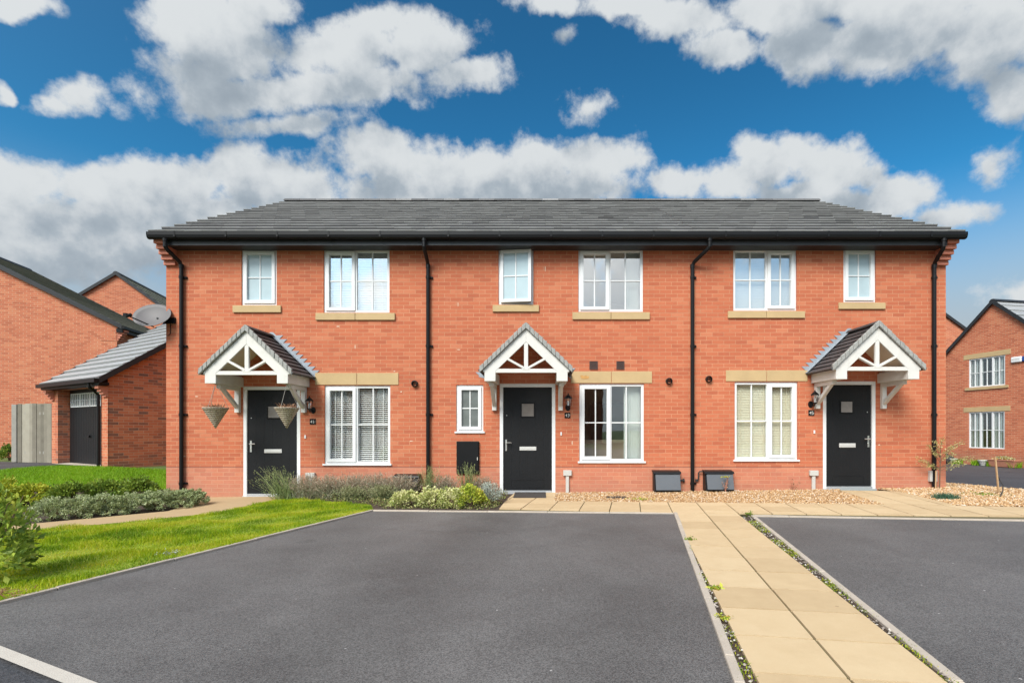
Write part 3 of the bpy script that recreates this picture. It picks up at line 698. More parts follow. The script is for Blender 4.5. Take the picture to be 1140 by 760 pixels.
def window(house, rect, lights, glass='glass', sill='stone', label=None, ajar=False, thin_sill=False):
    """lights: list of (fraction0, fraction1, opens)"""
    x0, x1, z0, z1 = rect; m = MB(); fw = 0.05; y0, y1 = 0.025, 0.095
    ring(m, x0, x1, z0, z1, fw, y0, y1)
    ix0, ix1 = x0 + fw, x1 - fw; W = ix1 - ix0; sashes = []
    for k, (a, b, op) in enumerate(lights):
        la, lb = ix0 + a * W, ix0 + b * W
        if k: m.box(la - 0.022, la + 0.022, y0 + .001, y1 - .001, z0 + fw, z1 - fw); la += 0.022
        if k < len(lights) - 1: lb -= 0.022
        sashes.append((la, lb, z0 + fw, z1 - fw, op))
        if not op: bars(m, la, lb, z0 + fw, z1 - fw, 0.05)
    if thin_sill: m.box(x0 - 0.03, x1 + 0.03, -0.03, 0.02, z0 - 0.028, z0 + 0.006)
    win = m.build('window', 'upvc', house, bevel=0.003)
    if label: win['label'] = label
    for la, lb, a, b, op in sashes:
        if op:
            s = MB()
            if ajar:
                mm = MB(); e = 0.012; hw, hz = lb - la + 2 * e, b - a + 2 * e
                ring(mm, 0, hw, -hz, 0, 0.058, 0, 0.05); bars(mm, 0.058, hw - 0.058, -hz + 0.058, -0.058, 0.026)
                gg = MB(); gg.box(0.058, hw - 0.058, 0.026, 0.031, -hz + 0.058, -0.058)
                rot = Matrix.Translation((la - e, -0.03, b + e)) @ Matrix.Rotation(R(-7), 4, 'Z')
                so = mm.build('opening_sash', 'upvc', win, bevel=0.003); so.data.transform(rot)
                go = gg.build('glass', glass, win); go.data.transform(rot)
            else:
                e = 0.012
                ring(s, la - e, lb + e, a - e, b + e, 0.062, 0.0, 0.024); ring(s, la + .004, lb - .004, a + .004, b - .004, 0.045, 0.0245, 0.07)
                bars(s, la + 0.049, lb - 0.049, a + 0.049, b - 0.049, 0.045)
                s.build('opening_sash', 'upvc', win, bevel=0.003)
                pane_set(win, la + 0.045, lb - 0.045, a + 0.045, b - 0.045, 0.048, glass)
        else: pane_set(win, la - .004, lb + .004, a - .004, b + .004, 0.056, glass)
    return win
def stone_bar(house, name, px0, px1, py0, py1, y=-0.035, split=True, stain=None):
    m = MB(); x0, x1 = wx(px0), wx(px1); z1, z0 = wz(py0), wz(py1); c = (x0 + x1) / 2
    if split: m.box(x0, c - 0.004, y, 0.05, z0, z1); m.box(c + 0.004, x1, y, 0.05, z0, z1)
    else: m.box(x0, x1, y, 0.05, z0, z1)
    o = m.build(name, 'stone', house, bevel=0.004)
    if name == 'window_sill':
        for v in o.data.vertices:
            if v.co.y < 0 and v.co.z > z1 - 1e-3: v.co.z -= 0.008
    if split and name == 'window_sill':
        pass
    return o
def gable_poly(y0, y1, base, ze, zr):
    return [(y0, base), (y1, base), (y1, ze), ((y0 + y1) / 2, zr), (y0, ze)]

hl = ['left end terraced house with hanging baskets, dish and two venetian blinds',
      'middle terraced house with an ajar upstairs window and a narrow window beside its door',
      'right end terraced house with its door at the right and beige blinds below']
def terrace_house(i, holes, label):
    x0, x1 = XB[i], XB[i + 1]
    h = thing('terraced_house', label, 'house', ((x0 + x1) / 2, 0, gz((x0 + x1) / 2, 0)), 'terraced houses in the brick row')
    m = MB(); topz = 4.66
    holes_wall(m, x0, x1, -0.4, topz, holes)
    m.add([(x0, 0, topz), (x1, 0, topz), (x1, 0, 5.06), (x0, 0, 5.06)], [(0, 1, 2, 3)])
    zw = zE + sl * (0 - yE) - 0.03
    for s, x in ((0, x0), (1, x1)):
        end = (i == 0 and s == 0) or (i == 2 and s == 1)
        a = (x, x + 0.1) if s == 0 else (x - 0.1, x)
        m.prism(gable_poly(0.002, 2 * yR, -0.4, zw, zR - 0.03), a[0], a[1], 'x')
    m.box(x0 + .1, x1 - .1, 2 * yR - 0.1, 2 * yR - .001, -0.4, zw)
    m.build('wall', 'brick', h)
    r = MB(); r.box(x0 + .101, x1 - .101, 0.12, 4.0, 2.42, 2.60); r.box(x0 + .101, x1 - .101, 4.0, 4.1, -0.1, 4.7); r.box(x0 + .101, x1 - .101, 0.12, 4.0, 4.66, 4.7)
    r.box(x0 + .101, x0 + .15, 0.12, 4.0, 0.06, 4.66); r.box(x1 - .15, x1 - .101, 0.12, 4.0, 0.06, 4.66); r.box(x0 + .101, x1 - .101, 0.12, 4.0, -0.1, 0.05)
    pxm = {0: 338, 1: 630, 2: 900}[i]
    r.box(wx(pxm) - .05, wx(pxm) + .05, 0.13, 4.0, 0.06, 4.6)
    r.build('interior_wall', 'room', h)
    # roof
    rx0 = x0 - (0.02 if i == 0 else 0); rx1 = x1 + (0.03 if i == 2 else 0)
    up = Vector((0, yR - yE, zR - zE)); L = up.length; up.normalize()
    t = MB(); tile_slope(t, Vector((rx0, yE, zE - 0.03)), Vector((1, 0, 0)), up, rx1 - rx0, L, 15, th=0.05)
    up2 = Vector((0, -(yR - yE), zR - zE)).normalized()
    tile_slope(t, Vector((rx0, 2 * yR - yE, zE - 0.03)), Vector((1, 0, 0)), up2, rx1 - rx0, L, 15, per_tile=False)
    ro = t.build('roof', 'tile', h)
    t = MB(); ridge_caps(t, (rx0, yR, zR + 0.03), (rx1, yR, zR + 0.03), 0.10); t.build('ridge_tiles', 'tile', ro)
    # fascia box, soffit, gutter
    f = MB(); f.box(x0 if i else x0 + .215, x1 if i < 2 else x1 - .215, -0.30, -0.275, 4.645, 4.83); f.box(x0 if i else x0 + .215, x1 if i < 2 else x1 - .215, -0.275, -0.001, 4.655, 4.672)
    k = x0
    while k + .5 < x1:
        f.box(k + .45, k + .456, -0.3035, -0.30, 4.66, 4.82); k += 2.4
    f.build('fascia', 'fascia', h, bevel=0.003)
    prof = [(-0.302, 4.862), (-0.302, 4.80), (-0.315, 4.755), (-0.345, 4.735), (-0.385, 4.735), (-0.412, 4.755), (-0.425, 4.80), (-0.425, 4.855), (-0.419, 4.858), (-0.418, 4.80), (-0.405, 4.765), (-0.38, 4.745), (-0.35, 4.745), (-0.325, 4.765), (-0.31, 4.80), (-0.308, 4.862)]
    g = MB(); gx0 = x0 - (0.045 if i == 0 else 0); gx1 = x1 + (0.06 if i == 2 else 0); g.prism(prof, gx0, gx1, 'x')
    if i == 0: g.prism(prof[:8], gx0 - .004, gx0 + .01, 'x')
    if i == 2: g.prism(prof[:8], gx1 - .01, gx1 + .004, 'x')
    k = gx0 + 0.5
    while k < gx1 - .2:
        g.prism([(-0.300, 4.866), (-0.300, 4.75), (-0.345, 4.727), (-0.387, 4.727), (-0.43, 4.76), (-0.432, 4.862)], k, k + 0.03, 'x'); k += 0.95
    g.build('gutter', 'black_plastic', h)
    if i in (0, 2):
        c = MB(); a, b = (x0 - .006, x0 + .213) if i == 0 else (x1 - .213, x1 + .006)
        for q in range(5):
            c.box(a, b, -0.062 * (q + 1), 0.0, 4.36 + .082 * q, 4.432 + .082 * q); c.box(a + .004, b - .004, -0.062 * (q + 1) + 0.012, 0.0, 4.432 + .082 * q, 4.442 + .082 * q)
        c.box(a + .004, b - .004, -0.29, 0.0, 4.77, 4.9)
        c.build('corbel', 'brick_corbel', h, bevel=0.003)
    return h
def Rr(px0, px1, py0, py1): return (wx(px0), wx(px1), wz(py1), wz(py0))
# window rectangles (x, z) of the three houses and their doors
q1 = dict(us=Rr(268.8, 308.0, 277.3, 339.7), ub=Rr(360.3, 433.6, 277.3, 347.9), lb=Rr(361.3, 434.4, 429, 516.3), d=Rr(270.8, 334.3, 430, 552.5))
q2 = dict(us=Rr(555, 593.8, 277, 339), ub=Rr(643.9, 716, 277, 347), ls=Rr(508, 538, 428.3, 480.4), lb=Rr(645, 717, 427, 513.6), d=Rr(556.3, 618.3, 427, 548.8))
q3 = dict(ub=Rr(816.3, 887, 276.7, 345.8), us=Rr(939, 975.2, 276.5, 336.4), lb=Rr(817.9, 888, 425, 511.8), d=Rr(916.2, 974.8, 424.3, 544.3))
houses = [terrace_house(0, list(q1.values()), hl[0]), terrace_house(1, list(q2.values()), hl[1]), terrace_house(2, list(q3.values()), hl[2])]
h1, h2, h3 = houses
LO, RO = [(0, 0.48, True), (0.48, 1, False)], [(0, 0.54, False), (0.54, 1, True)]
window(h1, q1['us'], [(0, 1, True)], 'frost'); window(h1, q1['ub'], LO, 'glass_sky'); window(h1, q1['lb'], LO, thin_sill=True)
window(h2, q2['us'], [(0, 1, True)], 'frost', ajar=True, label='narrow upstairs window standing ajar'); window(h2, q2['ub'], LO, 'glass_sky')
window(h2, q2['ls'], [(0, 1, True)], 'glass_dark', thin_sill=True); window(h2, q2['lb'], LO, thin_sill=True)
window(h3, q3['us'], [(0, 1, True)], 'frost'); window(h3, q3['ub'], RO, 'glass_sky'); window(h3, q3['lb'], RO, thin_sill=True)
stone_bar(h1, 'window_sill', 260, 313.5, 340, 348, split=False); stone_bar(h1, 'window_sill', 352, 440, 348.3, 356.4)
stone_bar(h2, 'window_sill', 548.6, 600, 339.4, 347.2, split=False); stone_bar(h2, 'window_sill', 637.2, 723, 347.4, 355.8)
stone_bar(h3, 'window_sill', 810, 895.3, 346.2, 354.2); stone_bar(h3, 'window_sill', 933, 984.7, 336.8, 344.3, split=False)
stone_bar(h1, 'lintel', 351, 443.7, 415, 428.3, y=-0.012)
lt = stone_bar(h2, 'lintel', 635.6, 725.8, 413.4, 426.4, y=-0.012); stone_bar(h3, 'lintel', 808, 898.8, 412, 424.3, y=-0.012)
st = MB()
for k in range(7):
    a = random.uniform(0, 6.28); x, z = wx(651 + random.uniform(-4, 4)), wz(420.5 + random.uniform(-2.0, 2.0))
    st.add([(x + .045 * math.cos(t + a) * random.uniform(.6, 1), -0.0135 - .0004 * k, z + .028 * math.sin(t + a) * random.uniform(.6, 1)) for t in [6.283 * j / 9 for j in range(9)]], [tuple(range(9))[::-1]])
st.build('stain', 'stain', lt)

# doors
def door(house, rect, gl, lp, handle_x, hy, side, spy):
    x0, x1, z0, z1 = rect; m = MB(); fw = 0.066
    ring2 = MB(); ring2.box(x0, x0 + fw, 0.0, 0.09, z0, z1 - fw); ring2.box(x1 - fw, x1, 0.0, 0.09, z0, z1 - fw); ring2.box(x0, x1, 0.0, 0.09, z1 - fw + .0003, z1)
    ring2.box(x0 + fw, x0 + fw + .02, 0.05, 0.1, z0, z1 - fw); ring2.box(x1 - fw - .02, x1 - fw, 0.05, 0.1, z0, z1 - fw)
    lx0, lx1, lz0, lz1 = x0 + fw + .004, x1 - fw - .004, z0 + .055, z1 - fw - .004
    m.box(lx0, lx1, 0.030, 0.075, lz0, lz1)
    w = lx1 - lx0
    # raised mouldings: a shallow lower panel and a frame round the light
    px0, px1 = lx0 + .16 * w, lx1 - .16 * w
    for a, b in ((lz0 + 0.05, lz0 + 0.20),):
        ring(m, px0, px1, a, b, 0.008, 0.0245, 0.031)
    for k in range(1, 6):
        xx = lx0 + w * k / 6; m.box(xx - .0015, xx + .0015, 0.0285, 0.031, lz0 + .24, lz1 - .05)
    dl = m.build('door', 'door_black', house, bevel=0.003)
    ring2.build('door_frame', 'upvc', dl, bevel=0.003)
    gx0, gx1, gz1, gz0 = wx(gl[0]), wx(gl[1]), wz(gl[2]), wz(gl[3])
    g = MB(); ring(g, gx0 - .018, gx1 + .018, gz0 - .018, gz1 + .018, 0.022, 0.016, 0.032); g.build('glass_bead', 'black_plastic', dl, bevel=.004)
    g = MB(); g.box(gx0, gx1, 0.024, 0.029, gz0, gz1); g.build('glass', 'frost_dark', dl)
    l = MB(); l.box(wx(lp[0]), wx(lp[1]), 0.018, 0.031, wz(lp[3]), wz(lp[2])); l.box(wx(lp[0]) + .02, wx(lp[1]) - .02, 0.014, 0.019, wz(lp[3]) + .016, wz(lp[2]) - .016); l.build('letter_plate', 'letter', dl, bevel=.003)
    hd = MB(); hx, hz = wx(handle_x), wz(hy); hd.box(hx - .016, hx + .016, 0.018, 0.031, hz - .13, hz + .09)
    hd.tube([(hx, 0.02, hz + .03), (hx, -0.03, hz + .03), (hx + side * .02, -0.037, hz + .03), (hx + side * .11, -0.037, hz + .028)], 0.0105, 8); hd.tube([(hx, 0.02, hz - .06), (hx, 0.008, hz - .06)], 0.010, 10)
    hd.build('handle', 'chrome', dl, smooth=False)
    sp_ = MB(); sp_.lathe([(0.011, 0), (0.009, .01)], (0, 0, 0), 10); so = sp_.build('spyhole', 'chrome', dl); so.data.transform(Matrix.Translation((wx(spy[0]), 0.030, wz(spy[1]))) @ Matrix.Rotation(R(90), 4, 'X'))
    t = MB(); t.box(x0 + fw, x1 - fw, -0.012, 0.09, z0 + .012, z0 + .052); t.box(x0 - .01, x1 + .01, -0.022, 0.09, z0 - .03, z0 + .0115); t.build('threshold', 'alu', dl, bevel=.003)
    return dl
door(h1, q1['d'], (297.5, 310, 452, 465), (293.5, 313, 499.8, 504), 278.6, 495.5, 1, (279, 465))
door(h2, q2['d'], (580.6, 594.4, 449, 463.4), (578.4, 597, 497, 501.2), 563.4, 494.2, 1, (564, 462.2))
door(h3, q3['d'], (937, 950, 446.6, 459), (935, 953.3, 493.2, 497.9), 967.6, 490, -1, (966.5, 458.6))

# canopies
def canopy(house, cx, dz, dr):
    y0 = -0.82; az, tz, hw = 3.03 + dz, 2.24 + dz, 0.825          # roof deck apex / tips
    p = (az - tz) / hw; ln = math.hypot(1, p)
    # front truss of white painted timber
    m = MB(); th = 0.235                                           # vertical depth of bargeboard
    az2, tz2 = az - 0.045, tz - 0.045
    fx_ = hw - 0.06
    for s in (-1, 1):
        xo = s * fx_; zo = az2 - p * fx_
        poly = [(cx, az2), (cx + xo, zo), (cx + xo, zo - 0.035), (cx + s * (fx_ - .03), zo - 0.035), (cx + s * (fx_ - .03), 2.055 + dz), (cx + s * (fx_ - .225), 2.055 + dz), (cx + s * (fx_ - .225), az2 - th - p * (fx_ - .225)), (cx, az2 - th)]
        if s > 0: poly = poly[::-1]
        m.prism(poly, y0, y0 + 0.035)
    bx = fx_ - .225
    m.box(cx - bx - .03, cx + bx + .03, y0 + .004, y0 + .055, 2.205 + dz, 2.275 + dz)       # tie beam
    m.box(cx - .036, cx + .036, y0 + .006, y0 + .052, 2.275 + dz, az2 - th + .06)            # king post
    for s in (-1, 1):
        a = Vector((cx + s * .03, y0 + .028, 2.285 + dz)); k = 0.345; b = Vector((cx + s * k, y0 + .028, az2 - th + .04 - p * k))
        m.bar(a, b, 0.04, 0.062, up=(0, 1, 0))
    m.bar((cx - .07, y0 + .026, 2.275 + dz), (cx + .07, y0 + .026, 2.275 + dz), 0.05, 0.05)
    cn = m.build('canopy', 'white_paint', house, bevel=0.004)
    # side beams back to the wall and gallows brackets
    for s in (-1, 1):
        b = MB(); xa, xb = sorted((cx + s * (fx_ - .033), cx + s * (fx_ - .222)))
        b.box(xa, xb, y0 + .036, -0.002, 2.06 + dz, 2.235 + dz); b.box(xa + (-.03 if s < 0 else .03), xb + (-.03 if s < 0 else .03), y0 + .037, -0.002, 2.236 + dz, 2.262 + dz)
        b.build('side_beam', 'white_paint', cn, bevel=0.003)
        g = MB(); c = cx + s * (fx_ - .128); w = 0.042
        g.box(c - w, c + w, -0.075, -0.002, 1.565 + dz, 2.059 + dz); g.box(c - w, c + w, -0.60, -0.0755, 1.985 + dz, 2.059 + dz)
        g.bar((c, -0.05, 1.66 + dz), (c, -0.52, 2.01 + dz), w * 1.5, 0.065, up=(0, 0, 1))
        g.build('bracket', 'white_paint', cn, bevel=0.004)
    # lining under the slopes
    l = MB()
    for s in (-1, 1):
        a = (cx, az - .06); b = (cx + s * (hw - .07), az - .06 - p * (hw - .07)); q = [a, b, (b[0], b[1] - .014), (a[0], a[1] - .014)]
        l.prism(q if s < 0 else q[::-1], y0 + .036, -0.002)
    l.build('lining', 'lining', cn)
    # tiles
    t = MB()
    for s in (-1, 1):
        up = Vector((-s, 0, p)).normalized(); L = hw * ln
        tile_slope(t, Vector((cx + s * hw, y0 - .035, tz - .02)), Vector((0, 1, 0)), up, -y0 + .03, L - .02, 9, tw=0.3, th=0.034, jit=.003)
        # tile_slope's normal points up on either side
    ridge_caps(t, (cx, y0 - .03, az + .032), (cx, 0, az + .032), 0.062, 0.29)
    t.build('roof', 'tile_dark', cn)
    # mortar-bedded verge along the front edge
    v = MB()
    for s in (-1, 1):
        n = 11
        for k in range(n):
            a0, a1 = k / n * hw, (k + 1) / n * hw - .006
            j = random.uniform(-.008, .008)
            q = [(cx + s * a0, az - p * a0 + .058), (cx + s * a1, az - p * a1 + .066 + j), (cx + s * a1, az - p * a1 - .045), (cx + s * a0, az - p * a0 - .045)]
            v.prism(q[::-1] if s > 0 else q, y0 - .048 + random.uniform(-.006, .004), y0 - .001, tint=None)
    v.build('verge', 'verge', cn, bevel=.006)
    # stepped lead flashing let into the brick joints
    f = MB(); step = .075; dx = .125
    for s in (-1, 1):
        f.bar((cx + s * (hw + .03), -.03, tz + .012), (cx, -.03, az + .035 + .012), 0.075, 0.006, up=(s * p, 0, 1))
        q = [(cx, az - .05), (cx + s * hw, tz - .05), (cx + s * (hw + dx), tz - .02), (cx + s * dx * .2, az + dx * p * .75), (cx, az + dx * p * .75)]
        f.prism(q if s < 0 else q[::-1], -.0055, -.002); z = tz - .0; k = 0
        while z < az + .03:
            xo = (az - z) / p; q = [(cx + s * (xo + dx - .03), z - .01), (cx + s * (xo + dx + .055), z + step * .92), (cx + s * max(0, xo + dx - .13), z + step * .92), (cx + s * max(0, xo + dx - .11), z - .01)]
            f.prism(q if s < 0 else q[::-1], -.009 - .0012 * (k % 2), -.006); z += step; k += 1
    f.build('lead_flashing', 'lead', cn)
    return cn
canopy(h1, wx(302.6), -0.04, 1); canopy(h2, wx(587.3), 0.0, 0); canopy(h3, wx(945.3), 0.035, -1)

# downpipes
def downpipe(house, gx, bx, ztop, zbot):
    m = MB(); r = 0.036; X, B = wx(bx), gx
    m.tube([(B, -.365, 4.76), (B, -.365, 4.60), (B + (X - B) * .15, -.33, 4.555), (B + (X - B) * .9, -.085, 4.405), (X, -.055, 4.34), (X, -.055, zbot)], r, 12)
    m.tube([(B, -.365, 4.745), (B, -.365, 4.70)], r * 1.25, 12); m.tube([(X, -.055, 4.37), (X, -.055, 4.30)], r * 1.18, 12)
    z = 4.15
    while z > zbot + .2:
        m.tube([(X, -.055, z), (X, -.055, z - .05)], r * 1.2, 12); m.box(X - .02, X + .085, -.03, -.001, z - .045, z - .005); m.box(X + .055, X + .075, -.045, -.03, z - .035, z - .015); z -= 1.32
    m.build('downpipe', 'black_plastic', house, smooth=False)
downpipe(h1, wx(185) + .26, 204.2, 0, gz(-7, 0) - .02); downpipe(h2, wx(468.5) + .15, 477.2, 0, gz(-2.2, 0) - .02)
downpipe(h3, wx(790.5) - .13, 769.9, 0, gz(2.9, 0) - .02); downpipe(h3, wx(1053) - .34, 1037.5, 0, gz(7.5, 0) - .02)

# wall fittings that belong to a house
def flue(house, px, py):
    m = MB(); x, z = wx(px), wz(py)
    n = 18; ro, ri = 0.062, 0.047
    for a, b, r0, r1 in ((-.055, -.055, ri, ro),): pass
    vs = []
    for r, y in ((ro, 0.0), (ro, -.055), (ri, -.058), (ri, 0.01)):
        vs += [(x + r * math.cos(6.2832 * k / n), y, z + r * math.sin(6.2832 * k / n)) for k in range(n)]
    fs = [(i * n + k, i * n + (k + 1) % n, (i + 1) * n + (k + 1) % n, (i + 1) * n + k) for i in range(3) for k in range(n)] + [tuple(range(3 * n, 4 * n))]
    m.add(vs, fs); m.box(x - .046, x + .046, -.02, -.014, z - .005, z + .005); m.build('flue_vent', 'black_plastic', house)
flue(h1, 462, 427); flue(h2, 744.4, 424.2); flue(h3, 788.6, 422)
def airbrick(house, px0, px1, py0, py1):
    m = MB(); x0, x1, z0, z1 = wx(px0), wx(px1), wz(py1), wz(py0); ring(m, x0, x1, z0, z1, .016, -.016, 0.0)
    for k in range(5):
        z = z0 + .02 + k * (z1 - z0 - .04) / 5; m.box(x0 + .016, x1 - .016, -.012, 0.0, z, z + .012)
    m.box(x0 + .01, x1 - .01, -.004, -.001, z0 + .01, z1 - .01); m.build('air_vent', 'vent_brown', house)
airbrick(h2, 656.2, 665.4, 402, 411); airbrick(h2, 686.2, 695, 402, 411)
def bell(house, px, py):
    m = MB(); x, z = wx(px), wz(py); m.box(x - .014, x + .014, -.018, -.001, z - .032, z + .032); m.lathe([(.007, 0), (.006, .004)], (x, -.02, z), 10); m.build('doorbell', 'upvc', house, bevel=.004)
bell(h1, 340, 486); bell(h2, 624.7, 482.6); bell(h3, 906.3, 480.6)

# mortar smears left on the brickwork of the facade
sm_ = {0: MB(), 1: MB(), 2: MB()}
for k in range(26):
    i = random.choice((0, 0, 1, 1, 2)); x = random.uniform(XB[i] + .2, XB[i + 1] - .2); z = random.choice((random.uniform(.5, 1.9), random.uniform(1.9, 4.4)))
    if any(a - .05 < x < b + .05 and c - .2 < z < e + .2 for q in (q1, q2, q3) for a, b, c, e in q.values()): continue
    if any(abs(x - wx(c)) < 1.0 and 1.3 < z < 3.2 for c in (302, 587, 945)): continue
    w, h_ = random.choice(((.008, .05), (.009, .06), (.02, .012), (.035, .009)))
    pts = [(x + w * math.cos(t) * random.uniform(.7, 1.1), z + h_ * math.sin(t) * random.uniform(.8, 1.1)) for t in [6.283 * j / 8 for j in range(8)]]
    sm_[i].prism(pts, -.0022, -.0004)
for i, m_ in sm_.items():
    if m_.v: m_.build('mortar_smear', 'mortar_smear', houses[i])['kind'] = 'stuff'

# ------------------------------------------------------------------ things fixed to or hung on the terrace
def lantern(px_mount, py_mount, label, n):
    x, z = wx(px_mount), wz(py_mount)
    t = thing('wall_lantern', label, 'lantern', (x, 0, z), 'wall lanterns by the front doors')
    m = MB(); m.add([], [])
    for k in range(1): pass
    nseg = 14; ring_v = [(x + .052 * math.cos(6.283 * k / nseg), -.0, z + .068 * math.sin(6.283 * k / nseg)) for k in range(nseg)] + [(x + .045 * math.cos(6.283 * k / nseg), -.022, z + .06 * math.sin(6.283 * k / nseg)) for k in range(nseg)]
    m.add(ring_v, [tuple(range(nseg, 2 * nseg))] + [(k, (k + 1) % nseg, nseg + (k + 1) % nseg, nseg + k) for k in range(nseg)])
    m.tube([(x, -.01, z), (x, -.07, z - .035), (x, -.13, z - .035), (x, -.155, z - .005)], .011, 8)
    m.build('bracket', 'black_plastic', t)
    c = (x, -.155, z)
    b = MB(); b.lathe([(.018, 0), (.036, .012), (.046, .03)], c, 6); b.lathe([(.085, .165), (.083, .172), (.030, .228), (.012, .236), (.014, .246), (.004, .268)], c, 6)
    for k in range(6):
        a = 6.283 * k / 6; b.tube([(c[0] + .043 * math.cos(a), c[1] + .043 * math.sin(a), z + .03), (c[0] + .066 * math.cos(a), c[1] + .066 * math.sin(a), z + .166)], .0045, 5)
    b.build('lantern_body', 'black_plastic', t)
    g = MB(); g.lathe([(.040, .031), (.061, .164)], c, 6); g.build('glass', 'glass', t)
    u = MB(); u.tube([(c[0], c[1], z + .03), (c[0], c[1], z + .12)], .016, 10); u.build('bulb', 'upvc', t)
lantern(348.6, 456.5, 'black wall lantern beside the left door with hanging baskets', 0)
lantern(632.2, 453.5, 'black wall lantern beside the middle door', 1)
lantern(902.4, 450, 'black wall lantern beside the right end door', 2)
DIG = {'1': [(0.5, 0, 0.5, 1), (0.3, .8, .5, 1), (.25, 0, .75, 0)], '3': [(0, 1, 1, 1), (1, 1, 1, .5), (.25, .5, 1, .5), (1, .5, 1, 0), (0, 0, 1, 0)],
       '4': [(.7, 0, .7, 1), (.7, 1, 0, .35), (0, .35, 1, .35)], '5': [(1, 1, 0, 1), (0, 1, 0, .55), (0, .55, 1, .55), (1, .55, 1, 0), (1, 0, 0, 0)]}
def plate(px0, px1, py0, py1, num, label):
    x0, x1, z0, z1 = wx(px0), wx(px1), wz(py1), wz(py0)
    t = thing('house_number_plate', label, 'sign', (x0, 0, z0), 'house number plates')
    m = MB(); m.box(x0, x1, -.012, -.001, z0, z1); m.build('plate', 'plate', t, bevel=.003)
    g = MB(); w = .024; hgt = .052; gap = .014; cx, cz = (x0 + x1) / 2, (z0 + z1) / 2
    for k, ch in enumerate(num):
        ox = cx - w - gap / 2 + k * (w + gap); oz = cz - hgt / 2
        for a, b, c, e in DIG[ch]: g.bar((ox + a * w, -.0135, oz + b * hgt), (ox + c * w, -.0135, oz + e * hgt), .003, .0075, up=(0, 1, 0)) if False else g.bar((ox + a * w, -.0135, oz + b * hgt), (ox + c * w, -.0135, oz + e * hgt), .0075, .003, up=(0, 1, 0))
    for s in (-1, 1): g.box(cx + s * .046 - .006, cx + s * .046 + .006, -.014, -.012, cz - .003, cz + .003)
    g.build('digits', 'digit', t)
plate(345, 351.8, 466, 472.3, '41', 'small black plate reading 41 under the lantern of the basket house')
plate(628.5, 635, 459, 465.3, '43', 'small black plate reading 43 under the middle lantern')
plate(899.8, 906.4, 456.3, 462.6, '45', 'small black plate reading 45 under the right end lantern')

def basket(px, label, seed):
    x, y = (px - PX) / 62.5, -.75; zt = H + (PY - 454) / 62.5
    t = thing('hanging_basket', label, 'hanging basket', (x, y, zt - .36), 'hanging baskets at the left canopy')
    m = MB(); prof = [(.012, -.36), (.04, -.30), (.09, -.21), (.15, -.10), (.195, -.02), (.205, -.01), (.205, .006), (.185, .006), (.17, -.03)]; m.lathe(prof, (x, y, zt), 22)
    m.build('cone', 'wicker', t, smooth=True)
    c = MB(); hook = Vector((x + (.0), y, 2.02))
    for k in range(3):
        a = 6.283 * k / 3 + .5; c.tube([(x + .195 * math.cos(a), y + .195 * math.sin(a), zt), hook], .0035, 5)
    c.tube([hook, (x, y, 2.06)], .004, 5); c.build('chain', 'wood_grey', t)
    s = MB(); g = random.Random(seed)
    for k in range(46):
        a, r = g.uniform(0, 6.28), g.uniform(0, .16); a2 = a + g.uniform(-.8, .8); l = g.uniform(.04, .13)
        p = Vector((x + r * math.cos(a), y + r * math.sin(a), zt - .02)); q = p + Vector((math.cos(a2) * l * .7, math.sin(a2) * l * .7, g.uniform(.02, .11)))
        s.tube([p, p.lerp(q, .5) + Vector((0, 0, .02)), q], [.005, .004, .002], 4, tint=g.random())
    P_, tt_, dd_ = blob_points((x, y, zt - .01), (.17, .17, .055), 420, 20, .4, seed)
    so = s.build('dried_plant', 'dry', t)
    np_mesh('dead_leaves', leafs(P_, .032, .5), 4, 'dry', tt_, so)
basket(240, 'wicker cone basket of dead plants hanging against the brick, left of the door', 3)
basket(319.3, 'wicker cone basket of dead plants hanging in front of the black door', 4)

# satellite dish on the left end
def dish():
    c = at(170.6, 352.5, D - .10); t = thing('satellite_dish', 'grey oval satellite dish on the left corner of the terrace', 'satellite dish', (-7.35, .1, c.z - .1))
    n, k_ = 28, 6; vs = [(0, 0, 0)]; rx_, rz_ = .335, .30
    for i in range(1, k_ + 1):
        r = i / k_; vs += [(rx_ * r * math.cos(6.2832 * j / n), -.10 * r * r, rz_ * r * math.sin(6.2832 * j / n)) for j in range(n)]
    fs = [(0, 1 + j, 1 + (j + 1) % n) for j in range(n)] + [(1 + (i - 1) * n + j, 1 + i * n + j, 1 + i * n + (j + 1) % n, 1 + (i - 1) * n + (j + 1) % n) for i in range(1, k_) for j in range(n)]
    m = MB(); m.add([(a, b + .05, c_) for a, b, c_ in vs], fs)
    Mx = Matrix.Translation(c) @ Matrix.Rotation(R(17), 4, 'Y') @ Matrix.Rotation(R(-6), 4, 'Z') @ Matrix.Rotation(R(-36), 4, 'X')
    o = m.build('reflector', 'dish', t, smooth=True); o.data.transform(Mx); md = o.modifiers.new('s', 'SOLIDIFY'); md.thickness = .008
    a = MB(); e_ = c + Vector((-.19, -.36, -.06)); a.tube([c + Vector((.06, -.06, -.21)), c + Vector((-.03, -.2, -.15)), e_], .012, 8); a.tube([e_ + Vector((-.01, -.02, -.02)), e_ + Vector((.03, .05, .03))], .03, 10); a.box(e_.x - .06, e_.x, e_.y - .03, e_.y + .03, e_.z - .02, e_.z + .04)
    a.build('feed_arm', 'black_plastic', t)
    b = MB(); b.tube([c + Vector((.05, .03, -.02)), (-7.40, .05, c.z - .06), (-7.31, .02, c.z - .06)], .018, 8); b.box(-7.33, -7.10, -.03, .0, c.z - .11, c.z - .0)
    b.tube([(-7.2, -.012, c.z - .1), (-7.2, -.012, c.z - .3), (-7.24, -.012, c.z - .34), (-7.28, -.012, c.z - .34)], .006, 5)
    b.build('mount', 'black_plastic', t)
dish()

